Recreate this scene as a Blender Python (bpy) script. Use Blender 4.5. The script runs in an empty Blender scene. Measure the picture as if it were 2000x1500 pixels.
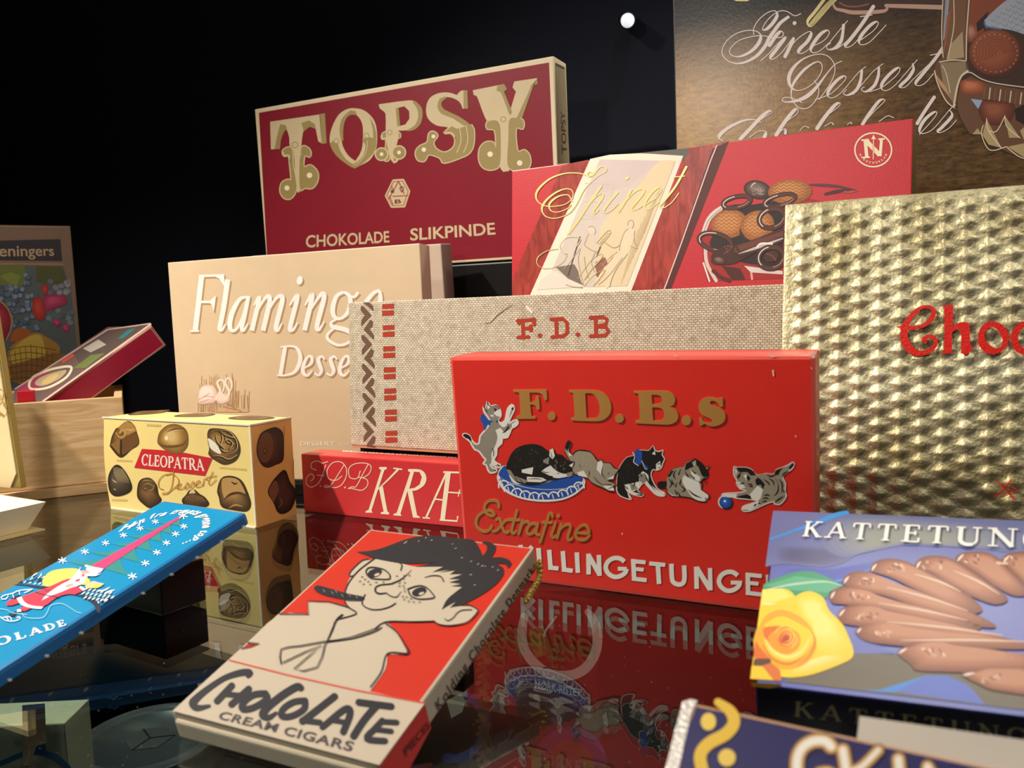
import bpy, bmesh, math, random
from math import sin, cos, pi, radians
from mathutils import Vector, Matrix
from mathutils.geometry import tessellate_polygon
random.seed(7)
SC = bpy.context.scene
COL = SC.collection

# ---------------------------------------------------------------- camera, world, lights, exposure
CAM_H, FPX, PITCH, ROLL = 0.17, 1577.7, radians(5.1666), radians(-1.8695)
_f = Vector((0, cos(PITCH), -sin(PITCH))); _u = Vector((0, sin(PITCH), cos(PITCH))); _r = Vector((1, 0, 0))
CR = _r * cos(ROLL) + _u * sin(ROLL); CU = _u * cos(ROLL) - _r * sin(ROLL); CF = _f
CPOS = Vector((0, 0, CAM_H))
cam_data = bpy.data.cameras.new('camera'); cam = bpy.data.objects.new('camera', cam_data); COL.objects.link(cam)
cam.matrix_world = Matrix(((CR.x, CU.x, -CF.x, CPOS.x), (CR.y, CU.y, -CF.y, CPOS.y), (CR.z, CU.z, -CF.z, CPOS.z), (0, 0, 0, 1)))
cam_data.sensor_width = 36; cam_data.lens = FPX / 2000 * 36; cam_data.clip_start = 0.01; cam_data.clip_end = 30
cam_data.dof.use_dof = True; cam_data.dof.focus_distance = 0.62; cam_data.dof.aperture_fstop = 14
SC.camera = cam
SC.view_settings.view_transform = 'Standard'; SC.view_settings.look = 'None'
SC.view_settings.gamma = 1; SC.view_settings.exposure = -0.17; SC.view_settings.use_curve_mapping = False
world = bpy.data.worlds.new('world'); SC.world = world; world.use_nodes = True
world.node_tree.nodes['Background'].inputs[0].default_value = (0.55, 0.6, 0.7, 1)
world.node_tree.nodes['Background'].inputs[1].default_value = 0.012

def lamp(name, kind, loc, target, energy, color, size=0.05, spot=None, blend=0.5, size_y=None):
    d = bpy.data.lights.new(name, kind); d.energy = energy; d.color = color
    if kind == 'SPOT':
        d.spot_size = radians(spot); d.spot_blend = blend; d.shadow_soft_size = size
    elif kind == 'AREA':
        d.size = size
        if size_y: d.shape = 'RECTANGLE'; d.size_y = size_y
    else:
        d.shadow_soft_size = size
    o = bpy.data.objects.new(name, d); COL.objects.link(o); o.location = loc
    o.rotation_euler = (Vector(target) - Vector(loc)).to_track_quat('-Z', 'Y').to_euler()
    return o
lamp('key_spot', 'SPOT', (-0.88, 0.40, 1.03), (-0.16, 0.60, 0.04), 108, (1, 0.91, 0.78), 0.018, 66, 1.0)
lamp('right_spot', 'SPOT', (0.62, 0.02, 1.0), (0.20, 0.52, 0.10), 13, (1, 0.93, 0.83), 0.03, 52, 0.9)
lamp('front_fill', 'AREA', (0.05, -0.35, 1.0), (0.0, 0.6, 0.1), 2.2, (1, 0.93, 0.84), 0.7, size_y=0.12)  # soft unseen fill light, added in front of the case
lamp('front_left_spot', 'SPOT', (-0.46, -0.05, 0.56), (0.14, 0.74, 0.26), 9, (1, 0.93, 0.84), 0.03, 50, 0.9)
lamp('back_ceiling_lamp', 'AREA', (0.41, 0.755, 0.55), (0.17, 0.33, 0.05), 3.2, (1, 0.96, 0.9), 0.24, size_y=0.10)
lamp('left_group_fill', 'SPOT', (-0.30, -0.10, 0.95), (-0.58, 0.90, 0.13), 26, (1, 0.90, 0.78), 0.03, 36, 0.9)  # extra light added to brighten the crate and boxes at left
lamp('wall_spot', 'SPOT', (0.3, 0.35, 1.45), (0.22, 0.90, 0.34), 9, (0.7, 0.75, 1), 0.03, 50, 1.0)

# ---------------------------------------------------------------- helpers
def lin(h):
    h = h.lstrip('#'); v = [int(h[i:i + 2], 16) / 255 for i in (0, 2, 4)]
    return tuple(c / 12.92 if c <= 0.04045 else ((c + 0.055) / 1.055) ** 2.4 for c in v) + (1,)
_M = {}
def mat(hexc, rough=0.5, metal=0.0, spec=0.5, wear=0.06, scale=60.0, bump=0.0, coat=0.0):
    key = (hexc, rough, metal, spec, wear, scale, bump, coat)
    if key in _M: return _M[key]
    m = bpy.data.materials.new('card_' + hexc.strip('#')); m.use_nodes = True
    nt = m.node_tree; b = nt.nodes['Principled BSDF']
    b.inputs['Roughness'].default_value = rough; b.inputs['Metallic'].default_value = metal
    b.inputs['Specular IOR Level'].default_value = spec
    b.inputs['Coat Weight'].default_value = coat; b.inputs['Coat Roughness'].default_value = 0.12
    c = lin(hexc)
    tc = nt.nodes.new('ShaderNodeTexCoord'); n = nt.nodes.new('ShaderNodeTexNoise')
    n.inputs['Scale'].default_value = scale; n.inputs['Detail'].default_value = 6
    nt.links.new(tc.outputs['Object'], n.inputs['Vector'])
    r = nt.nodes.new('ShaderNodeMix'); r.data_type = 'RGBA'
    r.inputs[6].default_value = tuple(x * (1 - wear) for x in c[:3]) + (1,)
    r.inputs[7].default_value = tuple(min(1, x * (1 + wear)) for x in c[:3]) + (1,)
    nt.links.new(n.outputs['Fac'], r.inputs[0]); nt.links.new(r.outputs[2], b.inputs['Base Color'])
    if bump:
        n2 = nt.nodes.new('ShaderNodeTexNoise'); n2.inputs['Scale'].default_value = 900; n2.inputs['Detail'].default_value = 4
        bp = nt.nodes.new('ShaderNodeBump'); bp.inputs['Strength'].default_value = bump; bp.inputs['Distance'].default_value = 0.0006
        nt.links.new(tc.outputs['Object'], n2.inputs['Vector']); nt.links.new(n2.outputs['Fac'], bp.inputs['Height'])
        nt.links.new(bp.outputs['Normal'], b.inputs['Normal'])
    _M[key] = m
    return m
def link(name, me, parent=None, smooth=False):
    o = bpy.data.objects.new(name, me); COL.objects.link(o)
    if parent is not None: o.parent = parent
    if smooth:
        for p in me.polygons: p.use_smooth = True
    return o
def tag(o, label, cat, group=None):
    o['label'] = label; o['category'] = cat
    if group: o['group'] = group
    return o
def bm_box(bm, a, b, bev=0.0, mi=0, seg=2, M=None):
    vs = [bm.verts.new((x, y, z)) for x in (a[0], b[0]) for y in (a[1], b[1]) for z in (a[2], b[2])]
    if M is not None:
        for v in vs: v.co = M @ v.co
    F = [(0, 1, 3, 2), (4, 6, 7, 5), (0, 4, 5, 1), (2, 3, 7, 6), (0, 2, 6, 4), (1, 5, 7, 3)]
    fs = [bm.faces.new([vs[i] for i in f]) for f in F]
    for f in fs: f.material_index = mi
    if bev > 0:
        es = list({e for f in fs for e in f.edges})
        bmesh.ops.bevel(bm, geom=es, offset=bev, segments=seg, affect='EDGES', profile=0.6)
def bm_lathe(bm, prof, c=(0, 0, 0), n=48, mi=0):
    rings = []
    for r, z in prof:
        rings.append([bm.verts.new((c[0] + r * cos(2 * pi * i / n), c[1] + r * sin(2 * pi * i / n), c[2] + z)) for i in range(n)])
    for a, b in zip(rings, rings[1:]):
        for i in range(n):
            f = bm.faces.new((a[i], a[(i + 1) % n], b[(i + 1) % n], b[i])); f.material_index = mi
    bm.faces.new(rings[-1]).material_index = mi
    bm.faces.new(rings[0][::-1]).material_index = mi
def done(bm, name, mats, parent=None, smooth=False, mw=None):
    me = bpy.data.meshes.new(name); bmesh.ops.recalc_face_normals(bm, faces=bm.faces); bm.to_mesh(me); bm.free()
    for m in (mats if isinstance(mats, (list, tuple)) else [mats]): me.materials.append(m)
    o = link(name, me, parent, smooth)
    if mw is not None: o.matrix_world = mw
    return o
def struct(o):
    o['kind'] = 'structure'; return o
def px_dir(px, py): return (CF + CR * ((px - 1000) / FPX) - CU * ((py - 750) / FPX))
def at_z(px, py, z):
    d = px_dir(px, py); return CPOS + d * ((z - CAM_H) / d.z)
def at_y(px, py, y):
    d = px_dir(px, py); return CPOS + d * (y / d.y)

class Thing:
    """an upright or tilted carton: Empty at its lower front left corner, parts as children"""
    def __init__(s, name, label, cat, x, y, z, yaw, lean, roll, w, d, h, group=None):
        s.w, s.d, s.h = w, d, h
        s.e = bpy.data.objects.new(name, None); s.e.empty_display_size = 0.03; COL.objects.link(s.e)
        s.M = Matrix.Translation((x, y, z)) @ Matrix.Rotation(yaw, 4, 'Z') @ Matrix.Rotation(-lean, 4, 'X') @ Matrix.Rotation(roll, 4, 'Y')
        s.e.matrix_world = s.M; s.Mi = s.M.inverted(); tag(s.e, label, cat, group)
    def body(s, name, mats, a=None, b=None, bev=0.0012):
        """carton; mats: dict face->material, 'E' default"""
        a = a or (0, 0, 0); b = b or (s.w, s.d, s.h)
        bm = bmesh.new(); bm_box(bm, a, b, bev)
        keys = list(mats); lst = [mats[k] for k in keys]; dirs = {'F': (0, -1, 0), 'B': (0, 1, 0), 'L': (-1, 0, 0), 'R': (1, 0, 0), 'T': (0, 0, 1), 'D': (0, 0, -1)}
        bm.normal_update(); bmesh.ops.recalc_face_normals(bm, faces=bm.faces)
        for f in bm.faces:
            k = 'E'
            for q, dv in dirs.items():
                if f.normal.dot(Vector(dv)) > 0.98: k = q
            if k not in mats: k = 'E'
            f.material_index = keys.index(k)
        return done(bm, name, lst, s.e)
    def face(s, k):
        O, n, = {'F': (Vector((0, 0, 0)), Vector((0, -1, 0))), 'R': (Vector((s.w, 0, 0)), Vector((1, 0, 0))),
                 'T': (Vector((0, 0, s.h)), Vector((0, 0, 1))), 'D': (Vector((0, 0, 0)), Vector((0, 0, 1)))}[k]
        return Face(s, O, n)
class Face:
    def __init__(s, t, O, n):
        s.t, s.O, s.n = t, O, n; s.c = t.Mi @ CPOS; s.Mi3 = t.Mi.to_3x3()
    def P(s, px, py):
        d = s.Mi3 @ px_dir(px, py); k = (s.O - s.c).dot(s.n) / d.dot(s.n); return s.c + d * k
def pts(t):
    """'x,y x,y' or flat list -> list of pairs"""
    if isinstance(t, str): v = [float(q) for q in t.replace(',', ' ').split()]
    else: v = t
    if v and isinstance(v[0], (tuple, list)): return [tuple(q) for q in v]
    return list(zip(v[0::2], v[1::2]))
def cat(P, n=6, closed=False):
    if len(P) < 3: return list(P)
    Q = []; m = len(P)
    for i in range(m if closed else m - 1):
        g = lambda k: P[k % m] if closed else P[max(0, min(m - 1, k))]
        p0, p1, p2, p3 = g(i - 1), g(i), g(i + 1), g(i + 2)
        for j in range(n):
            t = j / n
            Q.append(tuple(0.5 * (2 * b + (c - a) * t + (2 * a - 5 * b + 4 * c - d) * t * t + (3 * b - a - 3 * c + d) * t ** 3) for a, b, c, d in zip(p0, p1, p2, p3)))
    if not closed: Q.append(tuple(P[-1]))
    return Q
def soft(P, n=3, ang=50):
    """round the gentle bends of an outline, keep its sharp corners"""
    m = len(P)
    if m < 7 or m > 60: return P
    def turn(i):
        a, b, c = P[i - 1], P[i], P[(i + 1) % m]; t = math.atan2(c[1] - b[1], c[0] - b[0]) - math.atan2(b[1] - a[1], b[0] - a[0])
        return abs((t + pi) % (2 * pi) - pi)
    K = [turn(i) > radians(ang) for i in range(m)]; Q = []
    for i in range(m):
        p1, p2 = P[i], P[(i + 1) % m]; p0 = P[i - 1] if not K[i] else p1; p3 = P[(i + 2) % m] if not K[(i + 1) % m] else p2
        d = math.hypot(p2[0] - p1[0], p2[1] - p1[1])
        lim = lambda q, o: (o[0] + (q[0] - o[0]) * min(1, 1.5 * d / (math.hypot(q[0] - o[0], q[1] - o[1]) or 1)), o[1] + (q[1] - o[1]) * min(1, 1.5 * d / (math.hypot(q[0] - o[0], q[1] - o[1]) or 1)))
        p0, p3 = lim(p0, p1), lim(p3, p2)
        for j in range(n if not (K[i] and K[(i + 1) % m]) else 1):
            t = j / n
            Q.append(tuple(0.5 * (2 * b + (c - a) * t + (2 * a - 5 * b + 4 * c - e) * t * t + (3 * b - a - 3 * c + e) * t ** 3) for a, b, c, e in zip(p0, p1, p2, p3)))
    return Q
def ell(cx, cy, rx, ry, rot=0, n=28, a0=0, a1=360):
    m = n if abs(a1 - a0) >= 360 else n + 1; c, s = cos(radians(rot)), sin(radians(rot)); o = []
    for i in range(m):
        t = radians(a0 + (a1 - a0) * i / n); x, y = rx * cos(t), ry * sin(t); o.append((cx + x * c - y * s, cy + x * s + y * c))
    return o
class Art:
    """printed decoration lying on a carton face; outlines are read in a crop frame and laid on the face plane"""
    def __init__(s, face, crop=(0, 0, 1), lift=0.00008, emboss=0.0):
        s.f, s.crop, s.lift, s.k = face, crop, lift, 0; s.V, s.F, s.MI, s.mats = [], [], [], []; s.emboss = emboss
    def m(s, c, **kw):
        a = c if isinstance(c, bpy.types.Material) else mat(c, **kw)
        if a not in s.mats: s.mats.append(a)
        return s.mats.index(a)
    def L(s, p, dz=0.0):
        ox, oy, q = s.crop; P = s.f.P(ox + p[0] / q, oy + p[1] / q); return P + s.f.n * (s.lift + s.k * 2.0e-6 + dz)
    def poly(s, P, c, holes=(), smooth=0, emb=0.0, **kw):
        P = pts(P)
        P = cat(P, smooth, True) if smooth else soft(P)
        loops = [P] + [soft(pts(h)) for h in holes]; mi = s.m(c, **kw); flat = [p for l in loops for p in l]
        b = len(s.V); s.V += [s.L(p, emb) for p in flat]
        for t in tessellate_polygon([[Vector((x, y, 0)) for x, y in l] for l in loops]):
            s.F.append([b + i for i in t]); s.MI.append(mi)
        if emb:
            b2 = len(s.V); s.V += [s.L(p, -s.lift) for p in flat]; k = 0
            for l in loops:
                for i in range(len(l)):
                    j = (i + 1) % len(l); s.F.append([b + k + i, b + k + j, b2 + k + j, b2 + k + i]); s.MI.append(mi)
                k += len(l)
        s.k += 1; return s
    def stroke(s, P, w, c, sm=5, closed=False, cap=True, emb=0.0, pen=None, **kw):
        """w: width or list of widths (crop pixels); pen=(wmin,wmax,slant_deg): pointed pen, thick on downstrokes"""
        P = pts(P)
        W = list(w) if isinstance(w, (list, tuple)) else [w] * len(P)
        if len(W) < len(P): W = [W[min(len(W) - 1, int(i * len(W) / len(P)))] for i in range(len(P))]
        Q = [(x, y, k) for (x, y), k in zip(P, W)]
        if sm and len(Q) > 2: Q = cat(Q, sm, closed)
        n = len(Q); N = []
        for i in range(n):
            a = Q[(i - 1) % n] if closed else Q[max(0, i - 1)]; b = Q[(i + 1) % n] if closed else Q[min(n - 1, i + 1)]
            dx, dy = b[0] - a[0], b[1] - a[1]; l = math.hypot(dx, dy) or 1; N.append((-dy / l, dx / l, dx / l, dy / l))
        if pen:
            w0, w1, sl = pen; sx, sy = -sin(radians(sl)), cos(radians(sl)); W2 = []
            for nx, ny, tx, ty in N: W2.append(w0 + (w1 - w0) * max(0, tx * sx + ty * sy) ** 2.8)
            W2 = [sum(W2[max(0, i - 2):i + 3]) / len(W2[max(0, i - 2):i + 3]) for i in range(n)]
            Q = [(q[0], q[1], k) for q, k in zip(Q, W2)]
        mi = s.m(c, **kw); b = len(s.V); dz = 1.2e-7
        for i, ((x, y, k), (nx, ny, tx, ty)) in enumerate(zip(Q, N)):
            h = k / 2
            s.V.append(s.L((x + nx * h, y + ny * h), i * dz + emb)); s.V.append(s.L((x - nx * h, y - ny * h), i * dz + emb))
        for i in range(n if closed else n - 1):
            j = (i + 1) % n; s.F.append([b + 2 * i, b + 2 * j, b + 2 * j + 1, b + 2 * i + 1]); s.MI.append(mi)
        s.k += 1
        if emb:
            b2 = len(s.V)
            for (x, y, k), (nx, ny, tx, ty) in zip(Q, N):
                h = k / 2; s.V.append(s.L((x + nx * h, y + ny * h), -s.lift)); s.V.append(s.L((x - nx * h, y - ny * h), -s.lift))
            for i in range(n if closed else n - 1):
                j = (i + 1) % n
                for q in (0, 1): s.F.append([b + 2 * i + q, b + 2 * j + q, b2 + 2 * j + q, b2 + 2 * i + q]); s.MI.append(mi)
        if cap and not closed:
            for (x, y, k), sg in ((Q[0], 1), (Q[-1], 1)):
                s.poly(ell(x, y, k / 2, k / 2, n=10), c, emb=emb, **kw)
        return s
    def dot(s, x, y, r, c, **kw): return s.poly(ell(x, y, r, r, n=18), c, **kw)
    def shade(s, P, cols, shift=(-0.12, -0.15), end=0.35, smooth=4, steps=None):
        """a printed rounded form: nested outlines from the rim colour to the lit colour"""
        P = pts(P)
        if smooth: P = cat(P, smooth, True)
        cx = sum(p[0] for p in P) / len(P); cy = sum(p[1] for p in P) / len(P); R = max(math.hypot(x - cx, y - cy) for x, y in P)
        cols = ramp(cols, steps or 7); n = len(cols)
        for i, c in enumerate(cols):
            t = i / max(1, n - 1); k = 1 - (1 - end) * t; ox, oy = shift[0] * R * t, shift[1] * R * t
            s.poly([(cx + ox + (x - cx) * k, cy + oy + (y - cy) * k) for x, y in P], c)
        return s
    def text(s, txt, quad, c, bold=0.0, shear=0.0, track=1.0, smooth=False, **kw):
        """sans lettering filling the quad BL BR TR TL (crop pixels)"""
        V, F = glyphs(txt, bold, shear, track); s.warp(V, F, quad, c, **kw); return s
    def serif(s, txt, quad, c, thick=0.17, thin=0.06, ser=0.11, gap=0.14, shear=0.0, **kw):
        V, F = serif_mesh(txt, thick, thin, ser, gap, shear); s.warp(V, F, quad, c, **kw); return s
    def warp(s, V, F, quad, c, **kw):
        q = pts(quad); x0 = min(v[0] for v in V); x1 = max(v[0] for v in V); mi = s.m(c, **kw); b = len(s.V)
        A = [s.L(p) for p in q]
        for v in V:
            u = (v[0] - x0) / (x1 - x0); t = v[1]; dz = v[2] if len(v) > 2 else 0
            # projective corners in the crop frame keep the letters in perspective
            p = homog(q, u, t); s.V.append(s.L(p, dz))
        for f in F: s.F.append([b + i for i in f]); s.MI.append(mi)
        s.k += 1
    def make(s, name, parent=None, label=None):
        me = bpy.data.meshes.new(name); me.from_pydata([tuple(v) for v in s.V], [], s.F)
        for m in s.mats: me.materials.append(m)
        nv = s.f.n
        for p, mi in zip(me.polygons, s.MI): p.material_index = mi
        me.update()
        flip = [p.index for p in me.polygons if p.normal.dot(nv) < -0.3]
        if flip:
            bm = bmesh.new(); bm.from_mesh(me); bm.faces.ensure_lookup_table()
            bmesh.ops.reverse_faces(bm, faces=[bm.faces[i] for i in flip]); bm.to_mesh(me); bm.free()
        o = link(name, me, parent or s.f.t.e)
        if label: o['label'] = label
        return o
_H = {}
def homog(q, u, v):
    k = tuple(q)
    if k not in _H:
        (x0, y0), (x1, y1), (x2, y2), (x3, y3) = q
        dx1, dx2, dx3 = x1 - x2, x3 - x2, x0 - x1 + x2 - x3; dy1, dy2, dy3 = y1 - y2, y3 - y2, y0 - y1 + y2 - y3
        D = dx1 * dy2 - dx2 * dy1; g = (dx3 * dy2 - dx2 * dy3) / D; h = (dx1 * dy3 - dx3 * dy1) / D
        _H[k] = (x1 - x0 + g * x1, x3 - x0 + h * x3, x0, y1 - y0 + g * y1, y3 - y0 + h * y3, y0, g, h)
    a, b, c, d, e, f, g, h = _H[k]; w = g * u + h * v + 1
    return ((a * u + b * v + c) / w, (d * u + e * v + f) / w)
def ramp(cols, n):
    if len(cols) >= n: return list(cols)
    out = []
    for i in range(n):
        t = i / (n - 1) * (len(cols) - 1); k = min(int(t), len(cols) - 2); t -= k
        a = [int(cols[k].strip('#')[j:j + 2], 16) for j in (0, 2, 4)]; b = [int(cols[k + 1].strip('#')[j:j + 2], 16) for j in (0, 2, 4)]
        out.append('#%02x%02x%02x' % tuple(int(round(x + (y - x) * t)) for x, y in zip(a, b)))
    return out
def glyphs(txt, bold=0.0, shear=0.0, track=1.0):
    cu = bpy.data.curves.new('lettering_source', 'FONT'); cu.body = txt; cu.offset = bold; cu.space_character = track; cu.resolution_u = 4
    ob = bpy.data.objects.new('lettering_source', cu); COL.objects.link(ob)
    dg = bpy.context.evaluated_depsgraph_get(); me = ob.evaluated_get(dg).to_mesh()
    V = [(v.co.x, v.co.y) for v in me.vertices]; F = [list(p.vertices) for p in me.polygons]
    ob.evaluated_get(dg).to_mesh_clear(); bpy.data.objects.remove(ob); bpy.data.curves.remove(cu)
    cap = 0.73
    return [((x + shear * y), y / cap) for x, y in V], F
# serif alphabet: (advance, strokes[(points, 'T'|'N'|widthlist)], serifs[(x, y)])
def arc(cx, cy, rx, ry, a0, a1, n=14): return [(cx + rx * cos(radians(a0 + (a1 - a0) * i / n)), cy + ry * sin(radians(a0 + (a1 - a0) * i / n))) for i in range(n + 1)]
SERIF = {
 'A': (.9, [([(.10, 0), (.45, 1)], 'N'), ([(.45, 1), (.80, 0)], 'T'), ([(.22, .34), (.68, .34)], 'N')], [(.10, 0), (.80, 0)]),
 'B': (.72, [([(.18, 0), (.18, 1)], 'T'), ([(.18, .97), (.40, .97)] + arc(.40, .75, .22, .22, 90, -90) + [(.18, .53)], 'V'), ([(.18, .50), (.44, .50)] + arc(.44, .265, .24, .235, 90, -90) + [(.18, .03)], 'V')], [(.14, 0), (.14, 1)]),
 'C': (.86, [(arc(.48, .5, .38, .48, 42, 318, 22), 'O'), ([(.78, .70), (.78, .98)], 'N')], []),
 'D': (.86, [([(.18, 0), (.18, 1)], 'T'), ([(.18, .97), (.40, .97)] + arc(.38, .5, .40, .47, 88, -88) + [(.18, .03)], 'V')], [(.14, 0), (.14, 1)]),
 'E': (.70, [([(.18, 0), (.18, 1)], 'T'), ([(.18, .97), (.62, .97)], 'N'), ([(.18, .52), (.50, .52)], 'N'), ([(.18, .03), (.64, .03)], 'N'), ([(.62, .97), (.62, .76)], 'N'), ([(.64, .03), (.66, .26)], 'N'), ([(.50, .40), (.50, .64)], 'N')], [(.14, 0), (.14, 1)]),
 'F': (.68, [([(.18, 0), (.18, 1)], 'T'), ([(.18, .97), (.62, .97)], 'N'), ([(.18, .52), (.50, .52)], 'N'), ([(.62, .97), (.62, .74)], 'N'), ([(.50, .40), (.50, .64)], 'N')], [(.18, 0), (.14, 1)]),
 'G': (.92, [(arc(.48, .5, .38, .48, 42, 325, 22), 'O'), ([(.78, .42), (.78, .08)], 'T'), ([(.78, .72), (.78, .98)], 'N')], [(.78, .44)]),
 'H': (.95, [([(.2, 0), (.2, 1)], 'T'), ([(.75, 0), (.75, 1)], 'T'), ([(.2, .52), (.75, .52)], 'N')], [(.2, 0), (.2, 1), (.75, 0), (.75, 1)]),
 'I': (.40, [([(.2, 0), (.2, 1)], 'T')], [(.2, 0), (.2, 1)]),
 'K': (.88, [([(.18, 0), (.18, 1)], 'T'), ([(.20, .42), (.70, 1)], 'N'), ([(.36, .60), (.78, 0)], 'T')], [(.18, 0), (.18, 1), (.70, 1), (.78, 0)]),
 'L': (.68, [([(.18, 0), (.18, 1)], 'T'), ([(.18, .03), (.62, .03)], 'N'), ([(.62, .03), (.65, .30)], 'N')], [(.18, 1), (.14, 0)]),
 'N': (.95, [([(.16, 0), (.16, 1)], 'N'), ([(.14, .98), (.80, .02)], 'T'), ([(.80, 0), (.80, 1)], 'N')], [(.16, 0), (.12, 1), (.80, 1)]),
 'O': (.96, [(arc(.48, .5, .38, .48, 90, 450, 28), 'O')], []),
 'P': (.70, [([(.18, 0), (.18, 1)], 'T'), ([(.18, .97), (.38, .97)] + arc(.40, .73, .23, .24, 90, -90) + [(.18, .49)], 'V')], [(.18, 0), (.14, 1)]),
 'R': (.86, [([(.18, 0), (.18, 1)], 'T'), ([(.18, .97), (.38, .97)] + arc(.40, .73, .23, .24, 90, -90) + [(.18, .49)], 'V'), ([(.42, .49), (.76, .02)], 'T')], [(.18, 0), (.14, 1), (.78, 0)]),
 'S': (.66, [([(.54, .78), (.48, .93), (.33, .97), (.18, .90), (.14, .75), (.22, .60), (.36, .51), (.50, .40), (.56, .25), (.50, .09), (.33, .03), (.17, .08), (.11, .24)], 'S'), ([(.56, .72), (.56, .98)], 'N'), ([(.10, .02), (.10, .28)], 'N')], []),
 'T': (.84, [([(.42, 0), (.42, 1)], 'T'), ([(.08, .97), (.76, .97)], 'N'), ([(.08, .97), (.06, .74)], 'N'), ([(.76, .97), (.78, .74)], 'N')], [(.42, 0)]),
 'U': (.92, [([(.18, 1), (.18, .32)] + arc(.47, .31, .29, .29, 180, 300), 'T'), (arc(.47, .31, .29, .29, 290, 360) + [(.76, 1)], 'N')], [(.18, 1), (.76, 1)]),
 'Y': (.84, [([(.10, 1), (.42, .45)], 'T'), ([(.74, 1), (.42, .45)], 'N'), ([(.42, .48), (.42, 0)], 'T')], [(.10, 1), (.74, 1), (.42, 0)]),
 ' ': (.45, [], [])}
def serif_mesh(txt, T, N, S, gap, shear):
    V, F = [], []; x = 0; q = 0
    def rib(P, W):
        nonlocal q
        b = len(V); n = len(P); q += 1
        for i in range(n):
            a, c = P[max(0, i - 1)], P[min(n - 1, i + 1)]; dx, dy = c[0] - a[0], c[1] - a[1]; l = math.hypot(dx, dy) or 1; h = W[i] / 2
            for sg in (1, -1): V.append((P[i][0] - dy / l * h * sg, P[i][1] + dx / l * h * sg, q * 1e-6 + i * 1e-7))
        for i in range(n - 1): F.append([b + 2 * i, b + 2 * i + 1, b + 2 * i + 3, b + 2 * i + 2])
    for ch in txt:
        adv, st, se = SERIF[ch]
        for P, w in st:
            P = [(px + x, py) for px, py in P]; n = len(P)
            if w == 'T': W = [T] * n
            elif w == 'N': W = [N] * n
            elif w == 'O':
                cx = x + .48; W = [N + (T - N) * min(1, (abs(p[0] - cx) / .38)) ** 1.5 for p in P]
            elif w == 'V':
                xm = max(p[0] for p in P); xn = min(p[0] for p in P); W = [N + (T - N) * max(0, (p[0] - xn) / (xm - xn) * 2 - 1) ** 1.2 for p in P]
            else: W = [N + (T - N) * math.exp(-((i - n / 2 + .5) / (n * .24)) ** 2) for i in range(n)]
            rib(P, W)
        for sx, sy in se:
            y = min(max(sy, N * .45), 1 - N * .45) if sy in (0, 1) else sy; rib([(x + sx - S - T * .25, y), (x + sx + S + T * .25, y)], [N * .9] * 2)
        x += adv + gap
    return [(a + shear * b, b, c) for a, b, c in V], F

# ---------------------------------------------------------------- the display case
def wood(name, c0, c1, scale=6, stretch=(1, 12, 12), rough=0.5):
    m = bpy.data.materials.new(name); m.use_nodes = True; nt = m.node_tree; b = nt.nodes['Principled BSDF']
    tc = nt.nodes.new('ShaderNodeTexCoord'); mp = nt.nodes.new('ShaderNodeMapping'); mp.inputs['Scale'].default_value = stretch
    n = nt.nodes.new('ShaderNodeTexNoise'); n.inputs['Scale'].default_value = scale; n.inputs['Detail'].default_value = 8; n.inputs['Distortion'].default_value = 1.2
    r = nt.nodes.new('ShaderNodeValToRGB'); r.color_ramp.elements[0].position = 0.35; r.color_ramp.elements[1].position = 0.65
    r.color_ramp.elements[0].color = lin(c0); r.color_ramp.elements[1].color = lin(c1)
    nt.links.new(tc.outputs['Object'], mp.inputs['Vector']); nt.links.new(mp.outputs['Vector'], n.inputs['Vector'])
    nt.links.new(n.outputs['Fac'], r.inputs['Fac']); nt.links.new(r.outputs['Color'], b.inputs['Base Color']); b.inputs['Roughness'].default_value = rough
    bp = nt.nodes.new('ShaderNodeBump'); bp.inputs['Strength'].default_value = 0.25; bp.inputs['Distance'].default_value = 0.001
    nt.links.new(n.outputs['Fac'], bp.inputs['Height']); nt.links.new(bp.outputs['Normal'], b.inputs['Normal'])
    return m
def glass_mat():
    m = bpy.data.materials.new('glass_pane'); m.use_nodes = True; nt = m.node_tree; nt.nodes.clear()
    out = nt.nodes.new('ShaderNodeOutputMaterial'); mx = nt.nodes.new('ShaderNodeMixShader'); fr = nt.nodes.new('ShaderNodeFresnel')
    tr = nt.nodes.new('ShaderNodeBsdfTransparent'); gl = nt.nodes.new('ShaderNodeBsdfGlossy')
    gm = nt.nodes.new('ShaderNodeNewGeometry'); io = nt.nodes.new('ShaderNodeMix'); io.inputs[2].default_value = 1.6
    fr.inputs['IOR'].default_value = 1.6
    # inside the pane the same reflectance is wanted for the lower surface, so the inverse index is fed for back faces
    io.inputs[3].default_value = 1 / 1.6; io.inputs[2].default_value = 1.6
    nt.links.new(gm.outputs['Backfacing'], io.inputs[0]); nt.links.new(io.outputs[0], fr.inputs['IOR'])
    gl.inputs['Roughness'].default_value = 0.0; gl.inputs['Color'].default_value = (0.97, 0.99, 0.97, 1); tr.inputs['Color'].default_value = (0.86, 0.90, 0.88, 1)
    nt.links.new(fr.outputs[0], mx.inputs[0]); nt.links.new(tr.outputs[0], mx.inputs[1]); nt.links.new(gl.outputs[0], mx.inputs[2]); nt.links.new(mx.outputs[0], out.inputs[0])
    return m
BLK = mat('#0b0c0e', 0.35, spec=0.35); WALL = mat('#1d2029', 0.85, spec=0.15, wear=0.15, scale=3)
def slab(name, a, b, m, bev=0.0):
    bm = bmesh.new(); bm_box(bm, a, b, bev); return done(bm, name, m)
wb = slab('wall_back', (-2.4, 0, -0.6), (2.4, 0.05, 1.9), WALL); struct(wb)
wb.location = (0.446 * 0.905, 0.895 * 0.905, 0); wb.rotation_euler = (0, 0, radians(-26.5))
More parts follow.
